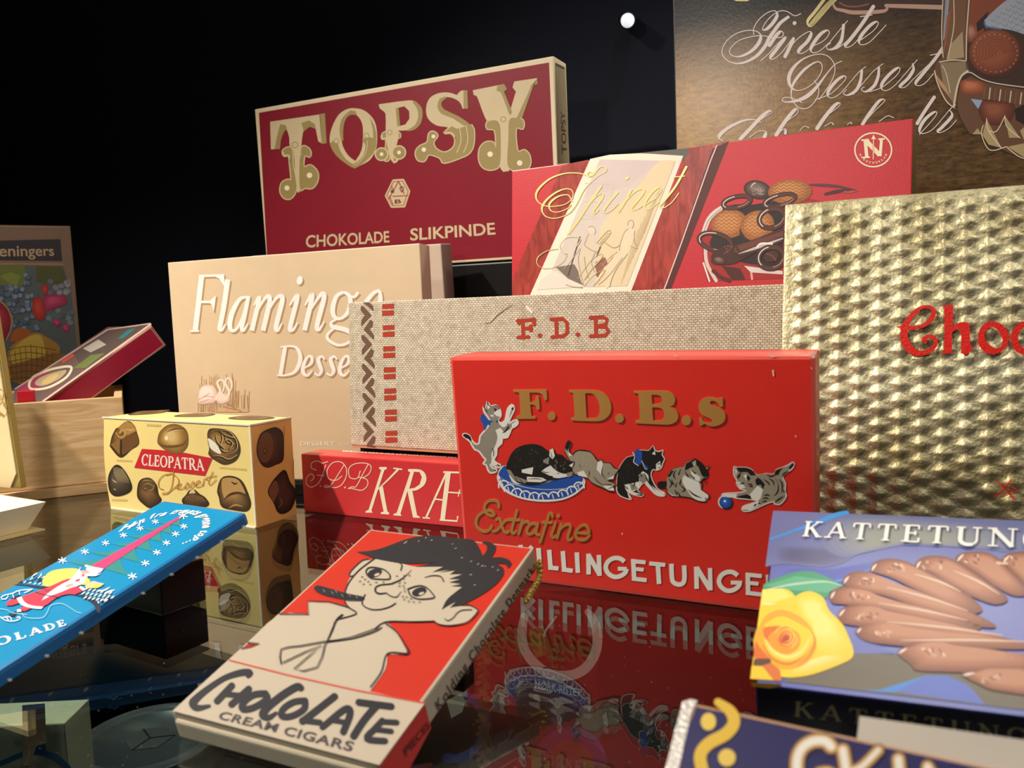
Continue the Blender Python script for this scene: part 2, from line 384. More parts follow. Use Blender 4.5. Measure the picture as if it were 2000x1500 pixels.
def at_wall(px, py, c):
    d = px_dir(px, py); return CPOS + d * (c / (d.x * 0.446 + d.y * 0.895))
struct(slab('wall_left', (-2.2, -1.2, -0.6), (-2.15, 1.9, 1.9), mat('#101216', 0.9, spec=0.1)))
struct(slab('wall_right', (2.15, -1.2, -0.6), (2.2, 1.45, 1.9), mat('#101216', 0.9, spec=0.1)))
struct(slab('ceiling', (-2.6, -1.2, 1.85), (2.6, 2.2, 1.9), mat('#0a0b0d', 0.9, spec=0.1)))
struct(slab('floor', (-2.6, -1.2, -0.60), (2.6, 2.2, -0.56), wood('dark_planks', '#1c1410', '#3a2a20', 3, (1, 10, 1))))
gp = [(-0.95, -0.12), (0.85, -0.12), (0.85, (0.895 - 0.85 * 0.446) / 0.895), (-0.95, (0.895 + 0.95 * 0.446) / 0.895)]
bm = bmesh.new(); g0 = [bm.verts.new((x, y, -0.0027)) for x, y in gp]; g1 = [bm.verts.new((x, y, 0)) for x, y in gp]; bm.faces.new(g0[::-1]); bm.faces.new(g1)
for i in range(4): bm.faces.new((g0[i], g0[(i + 1) % 4], g1[(i + 1) % 4], g1[i]))
shelf = done(bm, 'glass_shelf', glass_mat())
tag(shelf, 'clear glass shelf mirroring the sweet boxes that stand on it', 'shelf')

def riser(label, x, y, z, yaw, w, d, h):
    t = Thing('display_block', label, 'display block', x, y, z, yaw, 0, 0, w, d, h)
    t.body('block', {'E': BLK, 'T': mat('#1d2028', 0.25)}, bev=0.0015); return t  # top face coloured lighter than the black block, as if lit
Y27 = radians(-26.5)
EDGE = mat('#e6d9c4', 0.6); CREAM = mat('#dccaa6', 0.5)
# --- tall maroon stick-sweet box on its block
X = {}
X['topsy'] = Thing('stick_sweet_box', 'maroon box with huge cream ornamental letters, standing high at the back', 'box', -0.2972, 1.0069, 0.2242, -0.4468, -0.0283, 0, 0.39, 0.0342, 0.1983)
X['topsy'].body('carton', {'E': CREAM, 'R': mat('#cdb990', 0.5)})
riser('black display block under the maroon box with ornamental letters', -0.315, 1.014, 0.0, -0.4468, 0.43, 0.06, 0.2222)
# --- very large brown photo box behind
def photo_brown():
    m = bpy.data.materials.new('brown_photo_print'); m.use_nodes = True; nt = m.node_tree; b = nt.nodes['Principled BSDF']
    tc = nt.nodes.new('ShaderNodeTexCoord'); mp = nt.nodes.new('ShaderNodeMapping'); mp.inputs['Scale'].default_value = (60, 60, 170)
    n = nt.nodes.new('ShaderNodeTexNoise'); n.inputs['Scale'].default_value = 1.6; n.inputs['Detail'].default_value = 9; n.inputs['Roughness'].default_value = 0.7
    n2 = nt.nodes.new('ShaderNodeTexNoise'); n2.inputs['Scale'].default_value = 7; n2.inputs['Detail'].default_value = 3
    r = nt.nodes.new('ShaderNodeValToRGB'); r.color_ramp.elements[0].position = 0.34; r.color_ramp.elements[1].position = 0.68
    r.color_ramp.elements[0].color = lin('#3a2a1c'); r.color_ramp.elements[1].color = lin('#7a5d3a')
    r2 = nt.nodes.new('ShaderNodeValToRGB'); r2.color_ramp.elements[0].position = 0.3; r2.color_ramp.elements[1].position = 0.7
    r2.color_ramp.elements[0].color = lin('#8f6a30'); r2.color_ramp.elements[1].color = lin('#cb9e58')
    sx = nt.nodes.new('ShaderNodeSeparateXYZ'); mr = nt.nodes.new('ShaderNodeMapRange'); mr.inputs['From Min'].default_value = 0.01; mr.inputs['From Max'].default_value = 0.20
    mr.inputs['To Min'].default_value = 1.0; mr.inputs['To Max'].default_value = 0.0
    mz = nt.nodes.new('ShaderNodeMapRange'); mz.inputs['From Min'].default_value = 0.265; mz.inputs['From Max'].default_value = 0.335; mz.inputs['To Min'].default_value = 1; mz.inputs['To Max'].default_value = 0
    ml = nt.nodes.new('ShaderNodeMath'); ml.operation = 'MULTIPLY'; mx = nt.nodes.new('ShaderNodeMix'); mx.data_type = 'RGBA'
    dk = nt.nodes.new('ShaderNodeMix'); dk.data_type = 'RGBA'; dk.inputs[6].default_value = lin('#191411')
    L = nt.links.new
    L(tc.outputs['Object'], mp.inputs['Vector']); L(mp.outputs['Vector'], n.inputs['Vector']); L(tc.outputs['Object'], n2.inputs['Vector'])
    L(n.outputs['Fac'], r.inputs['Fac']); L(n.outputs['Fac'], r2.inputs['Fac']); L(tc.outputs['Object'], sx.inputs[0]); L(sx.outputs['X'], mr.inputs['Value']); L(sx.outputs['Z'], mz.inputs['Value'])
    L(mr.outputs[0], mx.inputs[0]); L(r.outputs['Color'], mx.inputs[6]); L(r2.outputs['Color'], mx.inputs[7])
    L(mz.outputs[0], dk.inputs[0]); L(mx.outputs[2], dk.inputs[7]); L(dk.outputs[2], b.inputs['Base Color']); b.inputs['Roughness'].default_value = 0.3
    bp = nt.nodes.new('ShaderNodeBump'); bp.inputs['Strength'].default_value = 0.12; bp.inputs['Distance'].default_value = 0.0006; n3 = nt.nodes.new('ShaderNodeTexNoise'); n3.inputs['Scale'].default_value = 320
    L(tc.outputs['Object'], n3.inputs['Vector']); L(n3.outputs['Fac'], bp.inputs['Height']); L(bp.outputs['Normal'], b.inputs['Normal'])
    return m
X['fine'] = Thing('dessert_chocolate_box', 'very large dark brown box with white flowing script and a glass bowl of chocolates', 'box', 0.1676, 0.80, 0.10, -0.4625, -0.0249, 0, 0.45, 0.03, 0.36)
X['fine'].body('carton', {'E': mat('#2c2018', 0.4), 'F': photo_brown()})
riser('black display block under the very large dark brown box', 0.172, 0.802, 0, -0.4625, 0.44, 0.045, 0.0995)
# --- long red and mahogany box
X['spinel'] = Thing('assorted_chocolate_box', 'long glossy red box with wood-coloured bands and thin gold script', 'box', -0.0004, 0.75, 0.0988, -0.5498, 0.0520, 0.0068, 0.3323, 0.028, 0.2)
X['spinel'].body('carton', {'E': mat('#d23038', 0.35), 'F': mat('#c62a34', 0.42, coat=0.0, bump=0.25), 'R': mat('#8a7a4c', 0.35, 0.4)}, bev=0.0008)
riser('black display block under the long red box with wood-coloured bands', 0.004, 0.752, 0, -0.5498, 0.31, 0.045, 0.0965)
# --- linen box
def linen():
    m = bpy.data.materials.new('linen_weave'); m.use_nodes = True; nt = m.node_tree; b = nt.nodes['Principled BSDF']; L = nt.links.new
    tc = nt.nodes.new('ShaderNodeTexCoord'); mp = nt.nodes.new('ShaderNodeMapping'); mp.inputs['Scale'].default_value = (430, 430, 620)
    br = nt.nodes.new('ShaderNodeTexBrick'); br.inputs['Scale'].default_value = 1.0; br.inputs['Mortar Size'].default_value = 0.13; br.inputs['Mortar Smooth'].default_value = 0.6
    br.inputs['Brick Width'].default_value = 1.3; br.inputs['Row Height'].default_value = 1.0; br.inputs['Color1'].default_value = lin('#e2d6c0'); br.inputs['Color2'].default_value = lin('#cdc0aa'); br.inputs['Mortar'].default_value = lin('#8a7a66')
    cx = nt.nodes.new('ShaderNodeCombineXYZ'); sp = nt.nodes.new('ShaderNodeSeparateXYZ'); n = nt.nodes.new('ShaderNodeTexNoise'); n.inputs['Scale'].default_value = 150; n.inputs['Detail'].default_value = 5
    ad = nt.nodes.new('ShaderNodeMixRGB'); ad.blend_type = 'ADD'; ad.inputs[0].default_value = 0.8
    mx = nt.nodes.new('ShaderNodeMix'); mx.data_type = 'RGBA'; mx.blend_type = 'MULTIPLY'; mx.inputs[0].default_value = 0.55
    r = nt.nodes.new('ShaderNodeValToRGB'); r.color_ramp.elements[0].position = 0.3; r.color_ramp.elements[0].color = (0.62, 0.57, 0.5, 1); r.color_ramp.elements[1].position = 0.55; r.color_ramp.elements[1].color = (1, 1, 1, 1)
    L(tc.outputs['Object'], mp.inputs['Vector']); L(mp.outputs['Vector'], sp.inputs[0]); L(sp.outputs['X'], cx.inputs['X']); L(sp.outputs['Z'], cx.inputs['Y'])
    L(tc.outputs['Object'], n.inputs['Vector']); L(cx.outputs[0], ad.inputs[1]); L(n.outputs['Color'], ad.inputs[2]); L(ad.outputs[0], br.inputs['Vector'])
    L(n.outputs['Fac'], r.inputs['Fac']); L(br.outputs['Color'], mx.inputs[6]); L(r.outputs['Color'], mx.inputs[7]); L(mx.outputs[2], b.inputs['Base Color']); b.inputs['Roughness'].default_value = 0.9; b.inputs['Specular IOR Level'].default_value = 0.15
    bp = nt.nodes.new('ShaderNodeBump'); bp.inputs['Strength'].default_value = 0.5; bp.inputs['Distance'].default_value = 0.0005; bp.invert = True
    L(br.outputs['Fac'], bp.inputs['Height']); L(bp.outputs['Normal'], b.inputs['Normal'])
    return m
LINEN = linen()
X['linen'] = Thing('linen_covered_box', 'long woven linen box with brown zigzag and small red stitched blocks', 'box', -0.1430, 0.7002, 0.0556, -0.4819, 0.0507, 0, 0.381, 0.015, 0.1264)
X['linen'].body('lid', {'E': LINEN, 'T': mat('#b5a992', 0.85)}, a=(0, 0, 0.002)).name = 'lid'
X['linen'].body('base', {'E': mat('#b98d6a', 0.7)}, a=(0.001, 0.0006, 0), b=(0.380, 0.0145, 0.0022), bev=0.0003)
riser('low black display plate under the white-lettered beige box and the plain carton', -0.338, 0.809, 0, -0.30, 0.27, 0.13, 0.0110)
riser('low black display block under the linen box', -0.1375, 0.7125, 0, -0.4614, 0.36, 0.012, 0.0548)
# --- big gold embossed box
X['gold'] = Thing('gold_embossed_box', 'big gold box with knobbly embossed surface and red lettering', 'box', 0.1554, 0.4753, 0.0052, -0.4575, 0.1928, 0, 0.291, 0.0243, 0.2304)
# --- beige box and carton behind it
X['flam'] = Thing('beige_dessert_box', 'beige box with raised white italic lettering and a faint bird drawing', 'box', -0.3361, 0.8089, 0.0119, -0.2842, 0.0141, -0.0165, 0.2703, 0.024, 0.2172)
X['flam'].body('carton', {'E': mat('#d5bfa2', 0.5), 'F': mat('#d6bd9c', 0.42), 'T': mat('#e6d5bd', 0.5)}, bev=0.0009)
X['carton'] = Thing('plain_carton', 'plain beige-grey carton half hidden behind the white-lettered beige box', 'box', -0.2809, 0.93, 0.0125, -0.35, -0.0708, 0, 0.2325, 0.026, 0.2289)
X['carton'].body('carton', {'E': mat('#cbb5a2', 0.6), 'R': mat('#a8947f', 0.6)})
# --- small red bar-shaped box
X['krae'] = Thing('red_sweet_box', 'low red box with tall cream italic capitals, lying in front of the linen box', 'box', -0.1868, 0.6996, 0, -0.4614, 0, 0, 0.28, 0.0255, 0.0515)
X['krae'].body('carton', {'E': mat('#d23a3a', 0.3), 'F': mat('#cf3236', 0.28, coat=0.3), 'T': mat('#db4b49', 0.3)})
# --- yellow praline box
X['cleo'] = Thing('praline_box', 'yellow box printed with pralines and a red banner', 'box', -0.376, 0.7364, 0, -0.4990, 0, 0, 0.1855, 0.047, 0.085)
YEL = mat('#f1d98c', 0.45); 
bm = bmesh.new(); t = X['cleo']
n = 10
def cleo_row(k):
    z = k / n * t.h; bl = 0.004 * sin(pi * min(1, k / n * 1.05)) - 0.001
    return z, -bl
for i in range(n):
    (z0, b0), (z1, b1) = cleo_row(i), cleo_row(i + 1)
    A = [bm.verts.new(v) for v in ((b0, 0, z0), (t.w, 0, z0), (t.w, t.d, z0), (b0, t.d, z0), (b1, 0, z1), (t.w, 0, z1), (t.w, t.d, z1), (b1, t.d, z1))]
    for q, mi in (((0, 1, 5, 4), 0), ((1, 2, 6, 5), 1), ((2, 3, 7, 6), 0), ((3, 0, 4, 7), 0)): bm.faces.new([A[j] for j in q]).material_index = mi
    if i == 0: bm.faces.new([A[j] for j in (3, 2, 1, 0)])
    if i == n - 1: bm.faces.new([A[j] for j in (4, 5, 6, 7)]).material_index = 2
bmesh.ops.remove_doubles(bm, verts=bm.verts, dist=1e-6)
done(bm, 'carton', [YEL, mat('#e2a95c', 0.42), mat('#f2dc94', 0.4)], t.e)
bm = bmesh.new(); bm_box(bm, (-0.0005, -0.0006, t.h - 0.0006), (t.w + 0.001, 0.0006, t.h + 0.0006)); bm_box(bm, (t.w - 0.0006, -0.0004, 0.001), (t.w + 0.0008, 0.0006, t.h)); bm_box(bm, (t.w - 0.0004, 0, t.h - 0.0006), (t.w + 0.001, t.d, t.h + 0.0006)); bm_box(bm, (0.002, -0.0008, 0), (t.w, 0.0004, 0.0012))
done(bm, 'worn_fold_edges', mat('#efe6cf', 0.6), t.e)
# --- red kitten box: lid over base
X['kat'] = Thing('red_kitten_box', 'bright red box with gold lettering and a row of playing kittens', 'box', -0.0343, 0.5155, 0, -0.4575, -0.0727, 0, 0.2159, 0.0296, 0.1429)
t = X['kat']; RED = mat('#dd2d22', 0.38, coat=0.15, bump=0.12)
t.body('lid', {'E': mat('#e8564a', 0.35), 'F': RED, 'R': mat('#d93a2e', 0.35)}, b=(t.w, 0.018, t.h), bev=0.0022)
t.body('base', {'E': mat('#d8382e', 0.4)}, a=(0.0012, 0.0175, 0.0008), b=(t.w - 0.0006, t.d, t.h - 0.0006), bev=0.0015)
# --- blue bar, cigar box, tongue box, navy bar
X['blue'] = Thing('chocolate_bar', 'bright blue wrapped chocolate bar with fir tree and red-coated gnome, tilted at the left', 'chocolate bar', -0.3164, 0.4001, -0.0002, -0.5533, -0.2728, -0.0044, 0.0816, 0.1625, 0.0085)
t = X['blue']; t.M = Matrix.Translation((0, 0, 0.0006)) @ t.M
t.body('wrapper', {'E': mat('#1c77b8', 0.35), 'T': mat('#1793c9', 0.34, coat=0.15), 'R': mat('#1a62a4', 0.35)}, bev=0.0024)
X['cigar'] = Thing('chocolate_cigar_box', 'flat red and cream box with a cartoon boy smoking a cigar', 'box', -0.1413, 0.3177, 0.0008, -0.4394, -0.2607, 0.0104, 0.1001, 0.1473, 0.0127)
t = X['cigar']; BEI = mat('#bfb29d', 0.5)
t.body('carton', {'E': BEI, 'T': mat('#c5301f', 0.42), 'F': mat('#c9bda6', 0.55)}, bev=0.0014)
bm = bmesh.new(); bm_box(bm, (0.002, -0.0016, 0.0012), (t.w - 0.003, 0.0004, 0.0098), 0.0014, seg=3); done(bm, 'end_flap', mat('#cfc3ac', 0.5), t.e)
X['tongue'] = Thing('cat_tongue_box', 'blue photo-printed box with a yellow rose and a fan of long chocolates', 'box', 0.0834+0.0009, 0.2796-0.0025, 0.0113-0.0118, -0.3712, -0.2275, -0.011, 0.2232, 0.1324, 0.0400)
t = X['tongue']; t.body('carton', {'E': mat('#0d1130', 0.3), 'T': mat('#5d66ae', 0.42, wear=0.1, scale=25, bump=0.1), 'F': mat('#0b0e26', 0.28, coat=0.3)}, bev=0.0008)
X['navy'] = Thing('navy_chocolate_bar', 'dark blue bar with gold squiggle and pale outlined letters, cut off at lower right', 'chocolate bar', 0.0104, 0.1673, 0.0, -0.5856, -0.4928, -0.058, 0.2, 0.09, 0.012)
t = X['navy']; t.body('wrapper', {'E': mat('#b98d66', 0.5), 'T': mat('#2f2c5c', 0.4)}, bev=0.0012)

# ---------------------------------------------------------------- gold embossed box: real relief
def gold_mat():
    m = bpy.data.materials.new('gold_foil'); m.use_nodes = True; nt = m.node_tree; b = nt.nodes['Principled BSDF']; L = nt.links.new
    b.inputs['Metallic'].default_value = 0.8; b.inputs['Roughness'].default_value = 0.47
    tc = nt.nodes.new('ShaderNodeTexCoord'); n = nt.nodes.new('ShaderNodeTexNoise'); n.inputs['Scale'].default_value = 22; n.inputs['Detail'].default_value = 6
    r = nt.nodes.new('ShaderNodeValToRGB'); r.color_ramp.elements[0].position = 0.35; r.color_ramp.elements[1].position = 0.62
    r.color_ramp.elements[0].color = lin('#a89b72'); r.color_ramp.elements[1].color = lin('#dcd3ac')
    n2 = nt.nodes.new('ShaderNodeTexNoise'); n2.inputs['Scale'].default_value = 520; n2.inputs['Detail'].default_value = 3
    bp = nt.nodes.new('ShaderNodeBump'); bp.inputs['Strength'].default_value = 0.55; bp.inputs['Distance'].default_value = 0.0009
    L(tc.outputs['Object'], n.inputs['Vector']); L(n.outputs['Fac'], r.inputs['Fac']); L(r.outputs['Color'], b.inputs['Base Color'])
    L(tc.outputs['Object'], n2.inputs['Vector']); L(n2.outputs['Fac'], bp.inputs['Height']); L(bp.outputs['Normal'], b.inputs['Normal'])
    return m
GOLD = gold_mat(); t = X['gold']
t.body('carton', {'E': GOLD, 'T': mat('#efe9d6', 0.3, 0.4)}, a=(0, 0.0004, 0), bev=0.0016)  # top coloured near white to carry the back lamp's glare
NX, NZ = 250, 210; CX, CZ = 0.0111, 0.0098; V = []; Fc = []
def bump_h(x, z):
    i = x / CX; k = round(i); best = 0
    for kk in (k - 1, k, k + 1):
        off = 0.5 * (kk % 2); j = round(z / CZ - off); dx = abs(i - kk); dz = abs(z / CZ - off - j)
        best = max(best, 1 - dx / 0.53 - dz / 0.60)
    return 0.0018 * max(0, best) ** 0.8
for a in range(NZ + 1):
    for c in range(NX + 1):
        x, z = 0.0015 + c / NX * (t.w - 0.003), 0.0015 + a / NZ * (t.h - 0.003)
        ed = min(1, min(c, NX - c, a, NZ - a) / 6)
        V.append((x, -0.0002 - (bump_h(x, z) + random.uniform(0, 0.00022)) * ed, z))
for a in range(NZ):
    for c in range(NX):
        i = a * (NX + 1) + c; Fc.append((i, i + 1, i + NX + 2, i + NX + 1))
me = bpy.data.meshes.new('embossed_front'); me.from_pydata(V, [], Fc); me.materials.append(GOLD); link('embossed_front', me, t.e, True)

# ---------------------------------------------------------------- left group
YL = 0.446
CW = wood('pine_board', '#cfa774', '#e3c496', 9, (2, 10, 16), 0.6)
cr = Thing('wooden_crate', 'pale pine crate behind the yellow praline box', 'crate', -0.6153, 0.7191, 0.010, YL, 0, 0, 0.24, 0.185, 0.0858)
def board(t, name, a, b, m=CW, bev=0.0008):
    bm = bmesh.new(); bm_box(bm, a, b, bev); return done(bm, name, m, t.e)
board(cr, 'front_board', (0, 0, 0), (0.24, 0.008, 0.0858)); board(cr, 'back_board', (0, 0.177, 0), (0.24, 0.185, 0.0858))
board(cr, 'end_board', (0, 0.0085, 0), (0.008, 0.1765, 0.0858)); board(cr, 'end_board', (0.232, 0.0085, 0), (0.24, 0.1765, 0.0858))
board(cr, 'bottom_board', (0.008, 0.0085, 0.0), (0.2318, 0.1765, 0.006)); board(cr, 'foot_strip', (0.0, -0.006, -0.0098), (0.236, 0.012, -0.0004)); board(cr, 'foot_strip', (0.0, 0.169, -0.0098), (0.236, 0.185, -0.0004))
X['maroon'] = Thing('plum_sweet_box', 'plum-red box with cream edges tilted steeply in the pine crate', 'box', -0.5282, 0.7999, 0.0258, 0.7799, 0.0, -0.5648, 0.22, 0.144, 0.0271)
t = X['maroon']; t.body('carton', {'E': mat('#cfa98c', 0.4), 'F': mat('#a81840', 0.28, coat=0.3), 'T': mat('#7d6560', 0.25, coat=0.4), 'R': mat('#cfa98c', 0.4)}, bev=0.001)
sr = Thing('small_red_carton', 'tiny plain red carton peeping over the rim of the pine crate', 'box', -0.4877, 0.7928, 0.0162, YL, 0, 0, 0.0150, 0.011, 0.0905)
sr.body('carton', {'E': mat('#d31f38', 0.4)}, bev=0.0006)
X['poster'] = Thing('fruit_box', 'tall box at far left printed with a fruit basket under a dark title band', 'box', -0.8135, 1.0, 0, 0.4544, -0.1562, 0, 0.25, 0.02, 0.3017)
X['poster'].body('carton', {'E': mat('#9c7757', 0.45), 'F': mat('#8a7160', 0.4), 'R': mat('#7d5f45', 0.5)}, bev=0.001)
# open cream box: tray with sloping walls and its lid standing open
P1 = at_z(90, 980, 0.024); d1 = Vector((-0.5, -0.866, 0)); d2 = Vector((-0.866, 0.5, 0)); CRM = mat('#efe2c6', 0.5); CRI = mat('#e3e0d4', 0.5)
ob = bpy.data.objects.new('open_gift_box', None); COL.objects.link(ob); base0 = Vector((P1.x, P1.y, 0)) + d1 * 0.06 + d2 * 0.05; ob.location = base0
tag(ob, 'open cream tray with sloping sides and upright gold-edged lid at left edge', 'box')
def loc(a, b, z): return Vector((P1.x, P1.y, 0)) + d1 * a + d2 * b - base0 + Vector((0, 0, z))
bm = bmesh.new(); A, B, IN = 0.13, 0.115, 0.011
def loop(e, z): return [bm.verts.new(loc(a, b, z)) for a, b in ((e, e), (A - e, e), (A - e, B - e), (e, B - e))]
L0, L1, L2, L3 = loop(IN, 0.0015), loop(0, 0.024), loop(0.0015, 0.024), loop(IN + 0.001, 0.004)
for p, q, mi in ((L0, L1, 0), (L1, L2, 0), (L2, L3, 1)):
    for i in range(4): bm.faces.new((p[i], p[(i + 1) % 4], q[(i + 1) % 4], q[i])).material_index = mi
bm.faces.new(L0[::-1]); bm.faces.new(L3).material_index = 1
done(bm, 'tray', [CRM, CRI], ob)
bm = bmesh.new(); v = [bm.verts.new(loc(a, b, z)) for z in (0.0002, 0.0013) for a, b in ((0.002, 0.001), (A, 0.004), (A, B), (0.002, B))]
bm.faces.new(v[3::-1]); bm.faces.new(v[4:])
for i in range(4): bm.faces.new((v[i], v[(i + 1) % 4], v[4 + (i + 1) % 4], v[4 + i]))
done(bm, 'base_flange', mat('#d9c58f', 0.5), ob)
X['lid'] = Thing('lid_frame', 'x', 'box', -0.5140, 0.7471, 0.0255, -0.4638, -0.0586, -0.0076, 0.08, 0.0065, 0.17)
t = X['lid']; le = t.e; LM = t.M.copy()
bm = bmesh.new(); prof = [(0, 0), (t.w - 0.014, 0), (t.w - 0.0022, 0.014), (t.w - 0.0022, t.h), (0, t.h)]
f0 = [bm.verts.new((x, 0, z)) for x, z in prof]; f1 = [bm.verts.new((x, 0.0012, z)) for x, z in prof]
bm.faces.new(f0); bm.faces.new(f1[::-1])
for i in range(5): bm.faces.new((f0[i], f1[i], f1[(i + 1) % 5], f0[(i + 1) % 5]))
done(bm, 'lid_lining', mat('#f0d9a8', 0.5), le)
bm = bmesh.new(); bm_box(bm, (0, 0.0014, 0), (t.w, 0.0065, t.h), 0.0006); done(bm, 'lid_shell', mat('#a89150', 0.42, 0.25), le)
# the lid belongs to the open gift box: parent its parts there
bpy.context.view_layer.update()
for c in [c for c in COL.objects if c.parent is le]:
    c.parent = ob; c.matrix_world = LM
bpy.data.objects.remove(le)
class _T: pass
lt = _T(); lt.e = ob; lt.Mi = LM.inverted(); lt.M = LM; lt.w, lt.d, lt.h = t.w, t.d, t.h
X['lid'] = lt

# ---------------------------------------------------------------- supports under the tilted boxes
def prop(label, a, yaw, w, d, h):
    t = Thing('display_block', label, 'display block', a[0], a[1], 0.0, yaw, 0, 0, w, d, h); t.body('block', {'E': BLK}, bev=0.001); return t
prop('small black display block propping up the far end of the blue bar', (-0.263, 0.490), -0.5533, 0.066, 0.030, 0.0262)
prop('small black display block propping up the red and cream cigar box', (-0.070, 0.412), -0.4394, 0.045, 0.012, 0.0215)
prop('small black display block hidden under the navy bar', (0.070, 0.188), -0.5856, 0.185, 0.012, 0.0215)

# ---------------------------------------------------------------- bead chain along the cigar box
t = X['cigar']; fr = t.face('R'); path = [(1042, 1097), (1045, 1112), (1043, 1128), (1038, 1140), (1030, 1152), (1024, 1161), (1019, 1170)]
P = [fr.P(*p) + Vector((0.0022, 0, 0)) for p in path]; Q = cat([tuple(p) for p in P], 6)
bm = bmesh.new(); R = 0.0011
for i, q in enumerate(Q):
    for s_ in (0, pi):
        a = i * 0.9 + s_; c = Vector(q) + Vector((0.0005 + 0.0007 * cos(a), 0.0009 * sin(a), 0.0009 * sin(a)))
        g = bmesh.ops.create_uvsphere(bm, u_segments=10, v_segments=6, radius=R, matrix=Matrix.Translation(t.M @ c))
ch = done(bm, 'bead_strand', mat('#e9c868', 0.3, 0.55), None, True)
bpy.context.view_layer.update()
ctr = sum((Vector(v.co) for v in ch.data.vertices), Vector()) / len(ch.data.vertices)
ch.data.transform(Matrix.Translation(-ctr)); ch.location = ctr
tag(ch, 'twisted gold cord clinging to the right edge of the cigar box', 'cord')

# ---------------------------------------------------------------- lamp on the back wall
lp = bpy.data.objects.new('spotlight', None); COL.objects.link(lp); lp.location = at_wall(1226, 40, 0.872); tag(lp, 'small round spotlight shining from the dark back wall', 'lamp')
lp.rotation_euler = (radians(90 + 22), 0, radians(-4))
bm = bmesh.new(); bm_lathe(bm, [(0.006, -0.03), (0.0085, -0.027), (0.0085, 0.0), (0.0078, 0.0012), (0.0074, -0.003)]); done(bm, 'housing', mat('#08090a', 0.5), lp, True)
em = bpy.data.materials.new('lamp_lens'); em.use_nodes = True; em.node_tree.nodes['Principled BSDF'].inputs['Emission Color'].default_value = (0.86, 0.96, 1, 1)
em.node_tree.nodes['Principled BSDF'].inputs['Emission Strength'].default_value = 0.8
bm = bmesh.new(); bm_lathe(bm, [(0.0075, -0.002), (0.0068, 0.0016), (0.004, 0.0028), (0.001, 0.0032)]); done(bm, 'lens', em, lp, True)

# ---------------------------------------------------------------- things on the lower shelf, seen through the glass
low = slab('lower_shelf', (-0.9, 0.30, -0.262), (0.6, 0.68, -0.25), mat('#120f0d', 0.5), 0.001); tag(low, 'dark lower shelf seen dimly through the glass', 'shelf')
tin = bpy.data.objects.new('round_tin', None); COL.objects.link(tin); tin.location = (-0.287, 0.595, -0.2498); tag(tin, 'black round tin with ridged lid seen through the glass at lower left', 'tin')
bm = bmesh.new(); bm_lathe(bm, [(0.052, 0), (0.053, 0.002), (0.053, 0.085), (0.050, 0.088)], n=64); done(bm, 'tin_body', mat('#15181b', 0.3, 0.3), tin, True)
bm = bmesh.new(); bm_lathe(bm, [(0.0545, 0.082), (0.0545, 0.092), (0.053, 0.094), (0.0545, 0.096), (0.0545, 0.102), (0.0535, 0.1035), (0.0515, 0.104), (0.050, 0.1015), (0.046, 0.1015), (0.0445, 0.1035), (0.0435, 0.1015), (0.0, 0.1012)][:-1], n=64); lid_o = done(bm, 'tin_lid', mat('#58636a', 0.28, 0.5), tin, True)
bm = bmesh.new(); hexp = [(cos(radians(60 * i + 10)) * 0.018, sin(radians(60 * i + 10)) * 0.018) for i in range(6)]
bm.faces.new([bm.verts.new((x, y, 0.1019)) for x, y in hexp]); done(bm, 'lid_emblem', mat('#45494c', 0.4), tin)
bm = bmesh.new()
for (x0, y0, x1, y1) in ((0, 0, hexp[0][0], hexp[0][1]), (0, 0, hexp[2][0], hexp[2][1]), (0, 0, hexp[4][0], hexp[4][1])):
    d = Vector((x1 - x0, y1 - y0, 0)).normalized() * 0.0007; p = Vector((-d.y, d.x, 0))
    bm.faces.new([bm.verts.new(Vector((a, b, 0.1021)) + q) for a, b, q in ((x0, y0, p), (x1, y1, p), (x1, y1, -p), (x0, y0, -p))])
done(bm, 'emblem_lines', mat('#15181b', 0.4), tin)
X['pack'] = Thing('coffee_pack', 'dark red coffee pack with arch emblem, seen through the glass', 'coffee pack', -0.026, 0.56, -0.2498, -0.06, 0, 0, 0.084, 0.05, 0.222)
X['pack'].body('pouch', {'E': mat('#5a1216', 0.35), 'F': mat('#651317', 0.35)}, bev=0.004)
X['pack2'] = Thing('coffee_pack', 'dark brown pack with a blue ring and woven rope print, seen through the glass', 'coffee pack', -0.112, 0.52, -0.2498, -0.06, 0, 0, 0.086, 0.03, 0.205)
X['pack2'].body('pouch', {'E': mat('#1a1310', 0.4), 'F': mat('#1e1614', 0.4)}, bev=0.004)
X['card'] = Thing('mint_green_pack', 'pale green pack with a blue ring and hanging strap, seen through the glass', 'pack', -0.411, 0.46, -0.2498, 0.03, 0, 0, 0.137, 0.03, 0.183)
X['card'].body('carton', {'E': mat('#b9c2a4', 0.5), 'F': mat('#c9cdb8', 0.5)}, bev=0.001)

# ================================================================ printed decoration
# --- maroon box with ornamental capitals
cA = (480, 90, 3.0303)
f = X['topsy'].face('F'); MAR = mat('#861f2d', 0.3, coat=0.3, wear=0.03); OLV = '#96834a'; CRE = '#c9b68f'
a = Art(f, cA); a.poly('78,395 1795,97 1842,1228 132,1345', MAR); a.make('maroon_panel')
a = Art(f, cA, lift=0.00030)
def orn(gold, cream, holes=(), w=13):
    for g in gold: a.stroke(g, w, CRE, closed=True, sm=4)
    for g in cream: a.poly(g[0], CRE, holes=g[1:], smooth=3)
    for g in gold: a.poly(g, OLV, smooth=4)
orn(['220,620 250,600 275,610 280,700 295,780 300,850 270,900 230,900 205,860 215,810 250,790 270,790 262,700 255,650 228,650', '330,605 365,600 385,625 380,655 350,650 345,715 385,705 425,745 425,800 395,840 350,840 325,850 318,760'], [('285,560 318,600 320,700 325,830 315,868 300,845 295,780 290,700 285,620',)])
